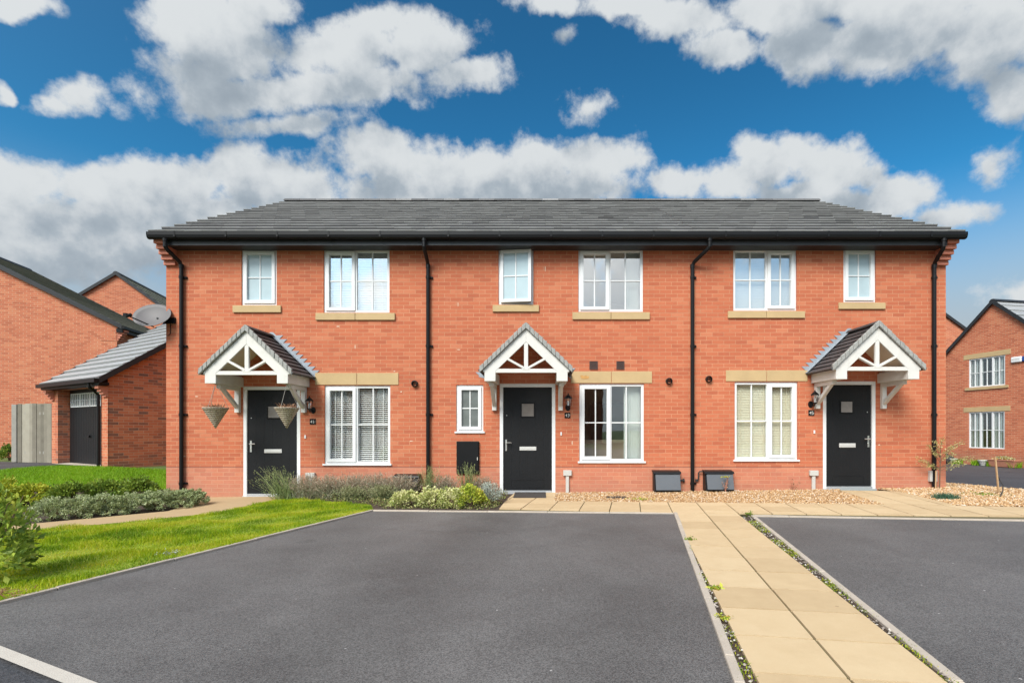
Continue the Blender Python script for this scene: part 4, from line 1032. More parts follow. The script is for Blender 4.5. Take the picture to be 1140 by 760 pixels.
def wall_box(px0, px1, py0, py1, label):
    x0, x1, z0, z1 = wx(px0), wx(px1), wz(py1), wz(py0); t = thing('meter_box', label, 'meter box', (x0, 0, z0))
    m = MB(); m.box(x0, x1, -.05, -.001, z0, z1); m.build('case', 'black_plastic', t, bevel=.008)
    l = MB(); l.box(x0 + .012, x1 - .012, -.062, -.051, z0 + .012, z1 - .012); l.build('lid', 'black_plastic', t, bevel=.006)
    k = MB(); k.box(x1 - .035, x1 - .022, -.068, -.062, (z0 + z1) / 2 - .05, (z0 + z1) / 2 + .01); k.build('lock', 'grey_box', t)
wall_box(508.6, 533.6, 491, 527, 'flat black meter box on the wall left of the middle door')
def gas_box(px0, px1, py0, label, pipe=0, lid='grey_lid', gname='gas meter boxes at the foot of the wall'):
    x0, x1 = wx(px0), wx(px1); z0 = gz(x0, 0) + .03; z1 = wz(py0)
    t = thing('meter_box', label, 'meter box', (x0, 0, z0), gname)
    m = MB(); m.prism([(-.001, z0), (-.20, z0), (-.13, z1 - .06), (-.001, z1 - .02)], x0 + .005, x1 - .035, 'x'); m.build('case', 'black_plastic', t, bevel=.006)
    l = MB(); l.prism([(-.205, z0 + .025), (-.222, z0 + .025), (-.155, z1 - .07), (-.13, z1 - .055)], x0 + .03, x1 - .04, 'x'); l.build('lid', lid, t, bevel=.004)
    l = MB(); l.prism([(-.001, z1 - .015), (-.001, z1), (-.15, z1 - .025), (-.175, z1 - .065), (-.155, z1 - .068), (-.135, z1 - .045)], x0 - .012, x1 - .02, 'x'); l.build('hood', 'black_plastic', t, bevel=.004)
    p = MB()
    if pipe > 0: p.tube([(x1 - .04, -.05, z1 - .2), (x1 + .06, -.04, z1 - .2), (x1 + .06, -.001, z1 - .2)], .018, 8); p.tube([(x1 + .05, -.03, z1 - .2), (x1 + .075, -.03, z1 - .2)], .035, 10)
    if pipe < 0: p.tube([(x0 + .02, -.06, z1 - .03), (x0 - .07, -.05, z1 - .03), (x0 - .09, -.045, z1 - .06), (x0 - .09, -.04, z1 - .18), (x0 - .11, -.02, z1 - .2)], .013, 8); p.box(x0 - .14, x0 - .09, -.035, -.001, z1 - .225, z1 - .18)
    if pipe: p.build('pipe', 'rubber', t)
gas_box(726, 757, 522.8, 'clean grey gas meter box left of the shared downpipe', 1)
gas_box(782, 815, 522.6, 'scuffed grey gas meter box right of the shared downpipe', -1)
gas_box(441, 470, 527, 'dark gas meter box half hidden behind the lavender', 0, 'rubber')
def cable_box(px0, px1, py0, py1, label, pipe=True):
    x0, x1, z1, z0 = wx(px0), wx(px1), wz(py0), wz(py1); c = (x0 + x1) / 2; t = thing('cable_box', label, 'utility box', (c, 0, gz(c, 0)), 'small grey cable boxes near the ground')
    m = MB(); m.box(x0, x1, -.06, -.001, z0, z1); m.build('box', 'grey_box', t, bevel=.004)
    if pipe: p = MB(); p.box(c - .032, c + .032, -.045, -.001, gz(c, 0) - .03, z0); p.build('duct', 'grey_box', t, bevel=.008)
cable_box(627, 636.2, 523, 529, 'pale cable box on a duct right of the middle door')
cable_box(341.5, 351.5, 525.8, 531, 'pale cable box behind the lavender by the left door')
cable_box(900.3, 909.6, 523.3, 529, 'pale cable box on a duct beside the right end door')
cable_box(1033, 1041, 523.5, 535.5, 'larger grey box low on the right end wall behind the sapling', False)

mat_ = MB(); a, b = G(571.5, 554.3), G(608, 554.2); zz = gz(-.3, 0) + .014
mat_.add([(wx(573.5), -.03, zz), (wx(607.5), -.03, zz), (b[0], b[1] - .06, zz), (a[0], a[1] - .06, zz), (wx(573.5), -.03, zz + .014), (wx(607.5), -.03, zz + .014), (b[0], b[1] - .06, zz + .014), (a[0], a[1] - .06, zz + .014)], [(0, 3, 2, 1), (4, 5, 6, 7), (0, 1, 5, 4), (1, 2, 6, 5), (2, 3, 7, 6), (3, 0, 4, 7)])
tag(origin_to(mat_.build('doormat', 'doormat', bevel=.003), (-.3, -.2, zz)), 'dark doormat on the flags at the middle door', 'doormat')
dr = MB(); a = G(676.5, 554.8); dx = .34; zz = gz(a[0], a[1])
for k in range(9): dr.box(a[0] + k * dx / 9, a[0] + k * dx / 9 + .02, a[1], a[1] + .14, zz - .01, zz + .022)
ring_ = MB(); dr.box(a[0] - .01, a[0] + dx, a[1] - .015, a[1], zz - .01, zz + .024); dr.box(a[0] - .01, a[0] + dx, a[1] + .14, a[1] + .155, zz - .01, zz + .024); dr.box(a[0], a[0] + dx, a[1], a[1] + .14, zz - .01, zz + .008)
tag(origin_to(dr.build('drain_grate', 'rubber'), (a[0], a[1], zz)), 'dark drain grate in the gravel under the middle downstairs window', 'drain grate')

# ------------------------------------------------------------------ behind the windows
def venetian(rect, label, mat, tilt, pitch=.033, y=.125, x_pad=.02, zb=None):
    x0, x1, z0, z1 = rect; x0 += x_pad; x1 -= x_pad; t = thing('venetian_blind', label, 'blind', ((x0 + x1) / 2, y, z0))
    m = MB(); z = (zb or z0 + .03)
    while z < z1 - .05:
        m.bar((x0, y, z), (x1, y, z), .030, .0025, up=(0, -math.sin(R(tilt)), math.cos(R(tilt)))); z += pitch
    m.build('slats', mat, t); h_ = MB(); h_.box(x0, x1, y - .02, y + .02, z1 - .045, z1 - .01); h_.build('headrail', mat, t)
    c = MB()
    for f in (.12, .5, .88): c.box(x0 + f * (x1 - x0) - .006, x0 + f * (x1 - x0) + .006, y - .018, y - .016, z0 + .03, z1 - .04)
    c.build('ladder_tape', mat, t)
venetian(q1['lb'], 'white slatted blind half open in the left downstairs window', 'blind_white', 34, .040)
venetian(q1['ub'], 'white slatted blind in the wide upstairs window of the left house', 'blind_white', 60, .034)
venetian(q3['ub'], 'closed white blind in the wide upstairs window of the right end house', 'blind_white', 76, .031)
venetian(q3['lb'], 'closed beige blind in the downstairs window of the right end house', 'blind_beige', 74, .032)
def vertical(rect, f0, f1, label, mat, y=.17):
    x0, x1, z0, z1 = rect; W = x1 - x0; a, b = x0 + f0 * W, x0 + f1 * W; t = thing('vertical_blind', label, 'blind', ((a + b) / 2, y, z0)); m = MB(); x = a
    while x < b: m.bar((x, y, z0 + .03), (x, y, z1 - .05), .062, .002, up=(.42, -.9, 0)); x += .045
    m.build('slats', mat, t); h_ = MB(); h_.box(a - .02, b, y - .02, y + .02, z1 - .05, z1 - .02); h_.build('headrail', mat, t)
vertical(q2['lb'], .73, .97, 'pale vertical blind drawn aside in the middle downstairs window', 'blind_green')
vertical(q2['ub'], .76, .97, 'pale vertical blind drawn aside in the middle upstairs window', 'blind_green')
cl = thing('ceiling_lamp', 'lit white disc ceiling lamp inside the middle upstairs window', 'lamp', (wx(672), 1.2, 4.02))
m = MB(); m.lathe([(.05, -.03), (.17, -.03), (.20, 0), (.17, .035), (.05, .045)], (wx(668), 1.2, 3.62), 24); m.build('lamp_shade', 'lamp_glow', cl, smooth=True)
m = MB(); m.tube([(wx(668), 1.2, 3.66), (wx(668), 1.2, 4.66)], .008, 6); m.build('cord', 'upvc', cl)
sf = thing('sofa', 'cream sofa inside the middle downstairs window', 'sofa', (wx(680), 1.6, .05)); xs0, xs1 = wx(650), wx(735)
m = MB(); m.box(xs0, xs1, 1.2, 2.0, .15, .5); m.build('seat', 'sofa', sf, bevel=.05); m = MB(); m.box(xs0, xs1, 1.05, 1.25, .15, .98); m.build('backrest', 'sofa', sf, bevel=.06)
for q in (xs0 - .16, xs1): m = MB(); m.box(q, q + .16, 1.1, 2.0, .1, .7); m.build('armrest', 'sofa', sf, bevel=.05)
cb = thing('cabinet', 'tall dark brown cabinet inside the middle downstairs window', 'cabinet', (wx(700), 3.6, .05))
m = MB(); m.box(wx(676), wx(740), 3.4, 3.95, .06, 1.9); m.build('carcass', 'cabinet', cb, bevel=.01); m = MB(); m.box(wx(677), wx(708) - .004, 3.38, 3.399, .1, 1.86); m.box(wx(708), wx(739), 3.38, 3.399, .1, 1.86); m.build('door', 'cabinet', cb, bevel=.006)

# ------------------------------------------------------------------ neighbouring buildings
def gable_house(root, hw, dep, ze, zr, base, brick, tile, ov=.12, courses=12, overhang=.25, holes=(), verge_w=.09, ridge_back=None, gut=True):
    """local frame: front gable in the plane y=0 centred on x=0, ridge running to +y"""
    m = MB(); p = (zr - ze) / hw
    # gable front with window openings
    xs = sorted(set([-hw, hw, 0] + [h for q in holes for h in q[:2]])); zs = sorted(set([base, ze] + [h for q in holes for h in q[2:4]]))
    for i in range(len(xs) - 1):
        for j in range(len(zs) - 1):
            cx, cz = (xs[i] + xs[i + 1]) / 2, (zs[j] + zs[j + 1]) / 2
            if any(a < cx < b and c < cz < e for a, b, c, e in holes): continue
            m.add([(xs[i], 0, zs[j]), (xs[i + 1], 0, zs[j]), (xs[i + 1], 0, zs[j + 1]), (xs[i], 0, zs[j + 1])], [(0, 1, 2, 3)])
    m.add([(-hw, 0, zs[-1]), (hw, 0, zs[-1]), (hw, 0, ze), (0, 0, zr), (-hw, 0, ze)], [(0, 1, 2, 3, 4)]) if zs[-1] < ze else m.add([(-hw, 0, ze), (hw, 0, ze), (0, 0, zr)], [(0, 1, 2)])
    for a, b, c, e in holes:
        m.add([(a, 0, c), (a, .1, c), (a, .1, e), (a, 0, e)], [(0, 1, 2, 3)]); m.add([(b, 0, c), (b, 0, e), (b, .1, e), (b, .1, c)], [(0, 1, 2, 3)])
        m.add([(a, 0, e), (a, .1, e), (b, .1, e), (b, 0, e)], [(0, 1, 2, 3)]); m.add([(a, 0, c), (b, 0, c), (b, .1, c), (a, .1, c)], [(0, 1, 2, 3)])
    m.add([(hw, 0, base), (hw, dep, base), (hw, dep, ze), (hw, 0, ze)], [(0, 1, 2, 3)]); m.add([(-hw, dep, base), (-hw, 0, base), (-hw, 0, ze), (-hw, dep, ze)], [(0, 1, 2, 3)])
    m.add([(hw, dep, base), (-hw, dep, base), (-hw, dep, ze), (0, dep, zr), (hw, dep, ze)], [(0, 1, 2, 3, 4)])
    m.build('wall', brick, root)
    t = MB(); ln = math.hypot(1, p)
    for s in (-1, 1):
        up = Vector((-s, 0, p)).normalized(); e = hw + overhang
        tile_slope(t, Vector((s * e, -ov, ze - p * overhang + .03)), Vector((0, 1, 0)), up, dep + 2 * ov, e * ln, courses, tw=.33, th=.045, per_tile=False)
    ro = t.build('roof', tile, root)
    t = MB(); ridge_caps(t, (0, -ov, zr + .07), (0, dep + ov, zr + .07), .13); t.build('ridge_tiles', 'fascia', ro)
    for yy in (-ov - .01, dep + ov - .03):
        e = hw + overhang; v = MB()
        v.prism([(0, zr + .09), (-e, zr + .09 - p * e), (-e, zr - verge_w - p * e), (0, zr - verge_w), (e, zr - verge_w - p * e), (e, zr + .09 - p * e)], yy, yy + .04)
        v.build('verge', 'fascia', root)
    if gut:
        for s in (-1, 1):
            g = MB(); e = hw + overhang; z = ze - p * overhang; g.box(s * e - .05 + s * .04, s * e + .05 + s * .04, -ov, dep + ov, z - .07, z + .02); g.box(s * (hw + .01), s * e, -ov + .05, dep + ov - .05, z - .2, z - .06)
            g.build('gutter', 'black_plastic', root)
    return ro
def far_window(root, x0, x1, z0, z1, n=3, lintel=.16, sill=True):
    m = MB(); ring(m, x0, x1, z0, z1, .05, .02, .08); W = (x1 - x0) / n
    for k in range(n):
        if k: m.box(x0 + k * W - .035, x0 + k * W + .035, .021, .079, z0 + .05, z1 - .05)
        bars(m, x0 + k * W + .04, x0 + (k + 1) * W - .04, z0 + .05, z1 - .05, .045, .025)
    w = m.build('window', 'upvc', root); g = MB(); g.box(x0 + .04, x1 - .04, .055, .06, z0 + .04, z1 - .04); g.build('glass', 'glass', w)
    c = MB()
    for k in range(26):      # curtains drawn to both sides
        f = k / 25
        if .34 < f < .66: continue
        c.bar((x0 + .05 + f * (x1 - x0 - .1), .14 + .02 * (k % 2), z0 + .02), (x0 + .05 + f * (x1 - x0 - .1), .14 + .02 * (k % 2), z1 - .02), .05, .004, up=(.2, 1, 0))
    c.build('curtain', 'blind_green', w)
    if lintel: l = MB(); l.box(x0 - .22, x1 + .22, -.015, .05, z1 + .003, z1 + lintel + .06); l.build('lintel', 'stone', root)
    if sill: l = MB(); l.box(x0 - .14, x1 + .14, -.05, .05, z0 - .12, z0 - .003); l.build('window_sill', 'stone', root)
# left neighbour, big gable
rot = math.atan2(.22, 1); cR = Vector((-16.4, 9.45)); hw_ = 5.7; ctr = cR - Vector((math.cos(rot), math.sin(rot))) * hw_
lh = thing('detached_house', 'large plain brick gable end with a mossy brown roof at the left edge', 'house', (ctr.x, ctr.y, 0), 'neighbouring brick houses', rot, True)
gable_house(lh, hw_, 4.2, 5.25, 8.25, -.3, 'brick_far', 'tile_brown', courses=22, overhang=.22)
m = MB()
for q in range(5): m.box(hw_ - .02, hw_ + .055 * (q + 1), -.012, .22, 4.62 + .085 * q, 4.69 + .085 * q)
m.build('corbel', 'brick_corbel', lh); m = MB(); m.box(hw_ - .55, hw_ + .02, -.012, -.001, 4.6, 5.22); m.build('corner_pier', 'brick_far', lh)
m = MB(); ring(m, 2.2, 3.3, 3.9, 4.95, .06, -.05, .05); w = m.build('window', 'upvc', lh); w.location = (hw_, 0, 0); w.rotation_euler = (0, 0, R(90))
m = MB(); m.box(2.25, 3.25, -.01, 0, 3.95, 4.9); m.build('glass', 'glass_dark', w)
# left far gable
rot = math.atan2(.25, 1); A = at(130, 303, 27.0)
lf = thing('detached_house', 'far brick house whose pointed gable rises behind the brown roof', 'house', (A.x, A.y, 0), 'neighbouring brick houses', rot, True)
gable_house(lf, 5.0, 9.0, 5.85, A.z - .08, 0, 'brick_far', 'tile_brown', courses=16, overhang=.2)
# garage
rot = math.atan2(-.482, .876); cg = Vector((-11.46, 3.45)); ux = Vector((math.cos(rot), math.sin(rot))); uy = Vector((-ux.y, ux.x))
gw = 3.7
gar = thing('garage', 'single brick garage with a black door and pale grey tiled roof', 'garage', (cg.x, cg.y, .2), None, rot, True)
Lg, Eg, pg_ = 6.0, 2.42, .75; Zr = Eg + pg_ * Lg / 2; base = -.3     # local z measured from the ground there
m = MB(); hole = [(-gw + .42, -.42, -.02, 2.17)]
holes_wall(m, -gw, 0, base, Eg, hole, 0.0, .33)
m.add([(0, 0, base), (0, Lg, base), (0, Lg, Eg), (0, Lg / 2, Zr), (0, 0, Eg)], [(0, 1, 2, 3, 4)]); m.add([(-gw, 0, base), (-gw, Lg, base), (-gw, Lg, Eg), (-gw, Lg / 2, Zr), (-gw, 0, Eg)], [(4, 3, 2, 1, 0)])
m.add([(0, Lg, base), (-gw, Lg, base), (-gw, Lg, Eg), (0, Lg, Eg)], [(0, 1, 2, 3)])
m.build('wall', 'brick_mixed', gar)
for q in ((-.32, .006), (-gw - .006, -gw + .3)): m = MB(); m.box(*q, -.006, -.0005, base, Eg - .02); m.build('corner_pier', 'brick_far', gar)
t = MB(); e = .22
for s, yy, u_ in ((0, -e, Vector((0, 1, pg_)).normalized()), (1, Lg + e, Vector((0, -1, pg_)).normalized())):
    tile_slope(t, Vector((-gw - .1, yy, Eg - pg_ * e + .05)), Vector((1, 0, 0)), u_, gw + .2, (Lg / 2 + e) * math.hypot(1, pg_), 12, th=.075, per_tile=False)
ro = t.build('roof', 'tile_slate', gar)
t = MB(); ridge_caps(t, (-gw - .1, Lg / 2, Zr + .08), (.1, Lg / 2, Zr + .08), .12); t.build('ridge_tiles', 'fascia', ro)
for xx in (.085, -gw - .115):
    v = MB(); v.prism([(-e, Eg - pg_ * e + .10), (-e, Eg - pg_ * e - .06), (Lg / 2, Zr - .05), (Lg + e, Eg - pg_ * e - .06), (Lg + e, Eg - pg_ * e + .10), (Lg / 2, Zr + .11)], xx, xx + .03, 'x')
    v.build('verge', 'fascia', gar)
g = MB(); g.box(-gw - .12, .12, -e - .11, -e - .01, Eg - .20, Eg - .10); g.box(-gw - .08, .08, -e, -.001, Eg - .26, Eg - .19); g.build('gutter', 'black_plastic', gar)
for a_, b_ in ((-.22, .003), (-gw - .003, -gw + .22)):
    g = MB()
    for q in range(4): g.box(a_, b_, -.05 * (q + 1), 0, Eg - .56 + .07 * q, Eg - .491 + .07 * q)
    g.build('corbel', 'brick_corbel', gar)
g = MB(); g.tube([(-.36, -e - .05, Eg - .15), (-.36, -e - .05, Eg - .3), (-.40, -.06, Eg - .5), (-.40, -.06, -.02)], .036, 10); g.build('downpipe', 'black_plastic', gar)
dd = MB(); dx0, dx1 = hole[0][0], hole[0][1]; dd.box(dx0, dx1, .27, .31, .0, 2.17)
k = dx0 + .05
while k < dx1: dd.box(k, k + .105, .262, .27, .06, 1.62); k += .115
gd = dd.build('door', 'door_black', gar); ww_ = MB(); gg_ = MB(); wn = 4; w0 = (dx1 - dx0 - .2) / wn
for k in range(wn):
    a = dx0 + .1 + k * w0; ring(ww_, a + .015, a + w0 - .015, 1.66, 2.06, .03, .25, .268)
    for j in (1, 2, 3): xx = a + .015 + (w0 - .03) * j / 4; ww_.box(xx - .012, xx + .012, .252, .266, 1.68, 2.04)
    ww_.box(a + .03, a + w0 - .03, .256, .265, 1.852, 1.868); gg_.box(a + .02, a + w0 - .02, .2675, .2695, 1.68, 2.04)
wf = ww_.build('window', 'upvc', gd); gg_.build('glass', 'pane_grey', wf)
hh_ = MB(); hh_.box(-gw / 2 - .02, -gw / 2 + .02, .22, .262, .78, .84); hh_.bar((-gw / 2 - .06, .215, .81), (-gw / 2 + .06, .215, .81), .02, .02); hh_.build('handle', 'black_plastic', gd)
# fence
fz = gz(-14, 5); fa, fb = at(18, 512, 15.2), at(61, 513, 14.9)
fn = thing('fence', 'weathered grey board fence beside the garage', 'fence', (fa.x, fa.y, fz)); m = MB(); dv = (fb - fa); dv.z = 0; Lf = dv.length; dv.normalize(); Hf = 1.2 + (478 - 449) * 15 / 550 - fz
k = .1
while k < Lf - .02:
    z = fz + Hf + random.uniform(-.015, .01); yo = Vector((0, random.choice((-.016, 0, .012)), 0)); m.bar(Vector((fa.x, fa.y, fz)) + dv * (k + .07) + yo, Vector((fa.x, fa.y, z)) + dv * (k + .07) + yo, .125, .02, up=(0, -1, 0), tint=random.uniform(.1, .9)); k += .145
m.build('boards', 'wood_board', fn); m = MB(); m.box(fa.x - .07, fa.x + .09, fa.y - .08, fa.y + .08, fz, fz + Hf - .02); m.build('post', 'wood_grey', fn, bevel=.01)
m = MB(); m.bar((fa.x, fa.y + .03, fz + .3), (fb.x, fb.y + .03, fz + .3), .05, .08); m.bar((fa.x, fa.y + .03, fz + Hf - .3), (fb.x, fb.y + .03, fz + Hf - .3), .05, .08); m.build('rail', 'wood_grey', fn)
# right neighbour: gable faces us side-on
za = 1.0956 * 19.5; A = Vector((19.5, za - D)); dirn = Vector((-.18, 1)).normalized(); rot = math.atan2(dirn.y, dirn.x) + math.pi   # local +x runs from far to near along the wall
zrr = 1.2 + 145 * za / 550
rh = thing('detached_house', 'brick house beyond the drive with two three-light windows in its gable', 'house', (A.x, A.y, 0), 'neighbouring brick houses', rot, True)
def loc_x(px):   # position along that wall under a photo column
    u = px - PX; z = (550 * (19.5 + .18 * za)) / (u + 99.0); return -(z - za) * math.hypot(.18, 1), z
wins = []
for px0, px1, pt, pb in ((1078.5, 1119, 397.5, 430), (1078.5, 1118.5, 458, 499)):
    x0, zA = loc_x(px0); x1, zB = loc_x(px1); zc = (zA + zB) / 2; wins.append((x0, x1, 1.2 + (478 - pb) * zc / 550, 1.2 + (478 - pt) * zc / 550))
gable_house(rh, 2.4, 8.0, zrr - 2.4 * .97, zrr - .1, -.6, 'brick_far', 'tile_slate', courses=9, overhang=.3, holes=wins)
far_window(rh, *wins[0]); far_window(rh, *wins[1], sill=False)
# its alarm box
ax, az_ = loc_x(1134.5); ab = thing('alarm_box', 'white and blue alarm box on the right neighbour gable', 'alarm box', (A.x - dirn.x * ax, A.y - dirn.y * ax, 1.2 + 78 * az_ / 550), None, rot, True)
m = MB(); m.box(-.26, .14, -.09, -.002, -.12, .12); m.build('cover', 'upvc', ab, bevel=.03); m = MB(); m.box(.141, .30, -.085, -.002, -.11, .11); m.build('lens', 'blue', ab, bevel=.03)
m = MB()
for k in range(5): m.box(-.20 + k * .055, -.165 + k * .055, -.093, -.0902, -.02, .03)
m.build('lettering', 'grey_box', ab)
# right far house
rf = thing('detached_house', 'distant brick house whose roof edge shows behind the right neighbour', 'house', (21.3, 18.6, -.3), 'neighbouring brick houses', 0, True)
A2 = at(1055, 351, 28.1); gable_house(rf, 5.2, 8.0, A2.z + .3 - .72 * 3.6, A2.z + .3 + .72 * 1.6, -.3, 'brick_far', 'tile', courses=14, overhang=.2)

for k, (xx, lab) in enumerate(((-15, 'brick house across the road mirrored in the windows of the left house'), (0.5, 'brick house across the road mirrored in the windows of the middle house'), (16, 'brick house across the road mirrored in the windows of the right end house'))):
    oh = thing('detached_house', lab, 'house', (xx, -31, 0), 'brick houses across the road', R(180), True)
    wl = [(-2.6, -1.2, .9, 2.1), (1.0, 2.6, .9, 2.1), (-2.6, -1.2, 3.5, 4.5), (1.0, 2.6, 3.5, 4.5)]
    gable_house(oh, 4.4, 8, 5.1, 8.0, -.3, 'brick_far', 'tile', holes=wl)
    for q in wl: far_window(oh, *q, n=2)
    m = MB(); m.box(-.6, .35, -.03, .02, 0, 2.05); m.build('door', 'door_black', oh, bevel=.004)
# ------------------------------------------------------------------ plants
def shrub(name, label, cat, base, r, n, size, mat, aspect=.5, clumps=30, cr=.3, seed=0, group=None, zc=.45, nst=7, dirs=True):
    x, y = base; z = gz(x, y); t = thing(name, label, cat, (x, y, z), group)
    P_, tt_, dd_ = blob_points((x, y, z + r[2] * zc * .3), r, n, clumps, cr, seed)
    k = P_[:, 2] > z + .005; P_, tt_, dd_ = P_[k], tt_[k], dd_[k]
    np_mesh('foliage', leafs(P_, size, aspect, dd_ if dirs else None), 4, mat, tt_, t)
    g = random.Random(seed); m = MB()
    for _ in range(nst):
        a, q = g.uniform(0, 6.28), g.uniform(.2, .75); tip = Vector((x + r[0] * q * math.cos(a), y + r[1] * q * math.sin(a), z + r[2] * g.uniform(.5, .85))); b = Vector((x + g.uniform(-.03, .03), y + g.uniform(-.03, .03), z - .02))
        m.tube([b, b.lerp(tip, .5) + Vector((0, 0, .02)), tip], [.008, .006, .003], 5)
    m.build('stems', 'bark', t); return t
hebes = [(38, 582, .34, .30), (66, 579.5, .36, .31), (95, 576.5, .38, .30), (124, 573.5, .38, .29), (150, 571, .38, .28), (176, 568.5, .40, .29), (197, 565, .34, .27)]
hn = ['first grey green dwarf shrub from the left edge, its left side behind the broad-leaved bush', 'second grey green dwarf shrub along the tan path, counted from the left', 'third grey green dwarf shrub along the tan path, counted from the left',
      'middle one of the seven grey green dwarf shrubs along the tan path', 'third grey green dwarf shrub from the terrace end of the row', 'second grey green dwarf shrub from the terrace end of the row', 'grey green dwarf shrub at the terrace end of the row, beside the downpipe corner']
for k, (px, py, rx_, rz_) in enumerate(hebes):
    b = G(px, py); b = (b[0], b[1] + rx_ * .8); shrub('dwarf_shrub', hn[k], 'shrub', b, (rx_, rx_ * .85, rz_), 6500, .027, 'hebe', .5, 130, .13, 10 + k, 'grey green dwarf shrubs beside the tan path')
for k, (px, py, rx_, rz_, mt, lab) in enumerate(((4, 562, .55, .42, 'yellow_leaf', 'yellow green shrub at the left edge behind the dwarf shrubs'), (38, 561, .42, .34, 'yellow_leaf', 'low yellow green shrub behind the second dwarf shrub'),
        (76, 560, .45, .40, 'green_leaf', 'loose green shrub with yellow tips, left of the rounded bush'), (118, 557, .42, .36, 'green_leaf', 'left half of the green bush pair in front of the garage lawn'), (152, 556, .46, .40, 'green_leaf', 'rounded green bush nearest the terrace in front of the lawn'))):
    b = G(px, py); shrub('shrub', lab, 'shrub', b, (rx_, rx_ * .7, rz_), 2600, .055, mt, .5, 38, .26, 30 + k, 'green shrubs behind the dwarf shrubs')
# large bush in the left foreground corner
b = G(-8, 652); shrub('bush', 'broad-leaved green bush cut by the left edge of the photo', 'bush', (b[0] - .19, b[1] + .1), (.36, .36, .84), 1500, .07, 'corner_leaf', .48, 34, .24, 50, nst=14)
m_ = MB(); b0 = Vector((*G(10, 664), 0)); b0.z = gz(b0.x, b0.y)
for k in range(26):
    a = random.uniform(0, 3.1); q = b0 + Vector((random.uniform(-.25, .1), random.uniform(-.1, .25), .012)); e_ = q + Vector((math.cos(a) * random.uniform(.05, .16), math.sin(a) * random.uniform(.03, .1), random.uniform(0, .03))); m_.tube([q, q.lerp(e_, .5) + Vector((0, 0, .012)), e_], [.004, .003, .002], 4, tint=random.random())
tag(origin_to(m_.build('dead_twigs', 'dry'), b0), 'dead twigs on the lawn corner by the kerb', 'twigs', None, 'stuff')

def spiky(name, label, base, h, spread, n, mat, seed, lean=(0, 0), group=None, w=.006, leaf=True, spikes=True):
    g = np.random.default_rng(seed); x, y = base; z = gz(x, y); t = thing(name, label, 'plant', (x, y, z), group)
    a = g.uniform(0, 2 * np.pi, n); sp_ = g.uniform(0, 1, n) ** .7 * spread; hh = h * g.uniform(.55, 1.05, n) * (1 - .35 * (sp_ / max(spread, .01)) ** 2)
    b = np.stack([x + g.normal(size=n) * spread * .25, y + g.normal(size=n) * spread * .16, np.full(n, z)], 1)
    tip = b + np.stack([np.cos(a) * sp_ + lean[0] * hh, np.sin(a) * sp_ * .7 + lean[1] * hh, hh], 1)
    tip[:, 1] = np.minimum(tip[:, 1], -.03)
    quads = []; prev = b; K = 3
    side = norm(np.cross(tip - b, g.normal(size=(n, 3))))
    for k in range(1, K + 1):
        f = k / K; cur = b + (tip - b) * f; cur[:, 2] += np.sin(f * np.pi) * hh * .10; w0, w1 = w * (1 - .6 * (k - 1) / K), w * (1 - .6 * k / K)
        quads.append(np.stack([prev - side * w0 / 2, prev + side * w0 / 2, cur + side * w1 / 2, cur - side * w1 / 2], 1)); prev = cur
    tt_ = np.tile(g.uniform(0, 1, n), K); np_mesh('stems', np.concatenate(quads), 4, mat, tt_, t)
    if leaf:   # short leaves low on every stem, flower spikes near the tips
        m_ = n * 7; k = g.integers(0, n, m_); f = g.uniform(.05, .62, m_) ** 1.2; c = b[k] + (tip[k] - b[k]) * f[:, None]; c += g.normal(size=c.shape) * .018
        LV, LT = leafs(c, .042, .2, norm(tip[k] - b[k])), np.clip(g.uniform(0, 1, m_) * .7, 0, 1)
    if spikes:
        m_ = n * 5; k = g.integers(0, n, m_); f = g.uniform(.84, 1.02, m_); c = b[k] + (tip[k] - b[k]) * f[:, None] + g.normal(size=(m_, 3)) * .006
        np_mesh('foliage', np.concatenate([LV, leafs(c, .022, .45, norm(tip[k] - b[k]))]), 4, mat, np.concatenate([LT, np.clip(.6 + g.uniform(0, .4, m_), 0, 1)]), t)
    return t
gp = 'faded lavender plants in the bed under the left window'
spiky('lavender', 'tall green spiky lavender arching across the left door', (wx(331), -.42), .62, .42, 150, 'lav_green', 61, (-.42, 0), w=.006)
for k, (px, hgt, lab) in enumerate(((352, .42, 'faded lavender at the left end of the bed below the cable box'), (378, .42, 'faded lavender below the left light of the downstairs window'), (403, .43, 'faded lavender below the middle of the left downstairs window'), (428, .44, 'faded lavender just left of the half hidden meter box'), (452, .40, 'faded lavender in front of the half hidden meter box'))):
    spiky('lavender', lab, (wx(px), -.34 - .05 * (k % 2)), hgt * 1.08, .36, 560, 'lavender', 70 + k, (-.04, 0), gp)
for k, (px, hgt, n_s, lab) in enumerate(((482, .62, 120, 'upright grassy plant in front of the downpipe left of the meter box'), (524, .66, 110, 'upright grassy plant in front of the flat black meter box'))):
    spiky('grassy_plant', lab, (wx(px), -.30), hgt, .22, n_s, 'lav_green', 80 + k, (0, 0), 'upright grassy plants', w=.007)
for k, (px, hgt, lab) in enumerate(((498, .42, 'brownish lavender between the two grassy plants'), (538, .36, 'brownish lavender left of the silver bush'))):
    spiky('lavender', lab, (wx(px), -.26), hgt, .26, 320, 'lavender', 90 + k, (0, 0), gp)
for k, (px, hgt, lab) in enumerate(((392, .26, 'low dull green lavender nearest the lawn, left of two in front of the row'), (425, .28, 'low dull green lavender in front of the row, right beside the cream variegated shrubs'))):
    spiky('lavender', lab, (wx(px) * .93, -.62), hgt, .26, 380, 'lav_mix', 120 + k, (0, 0), 'low green lavenders in front')
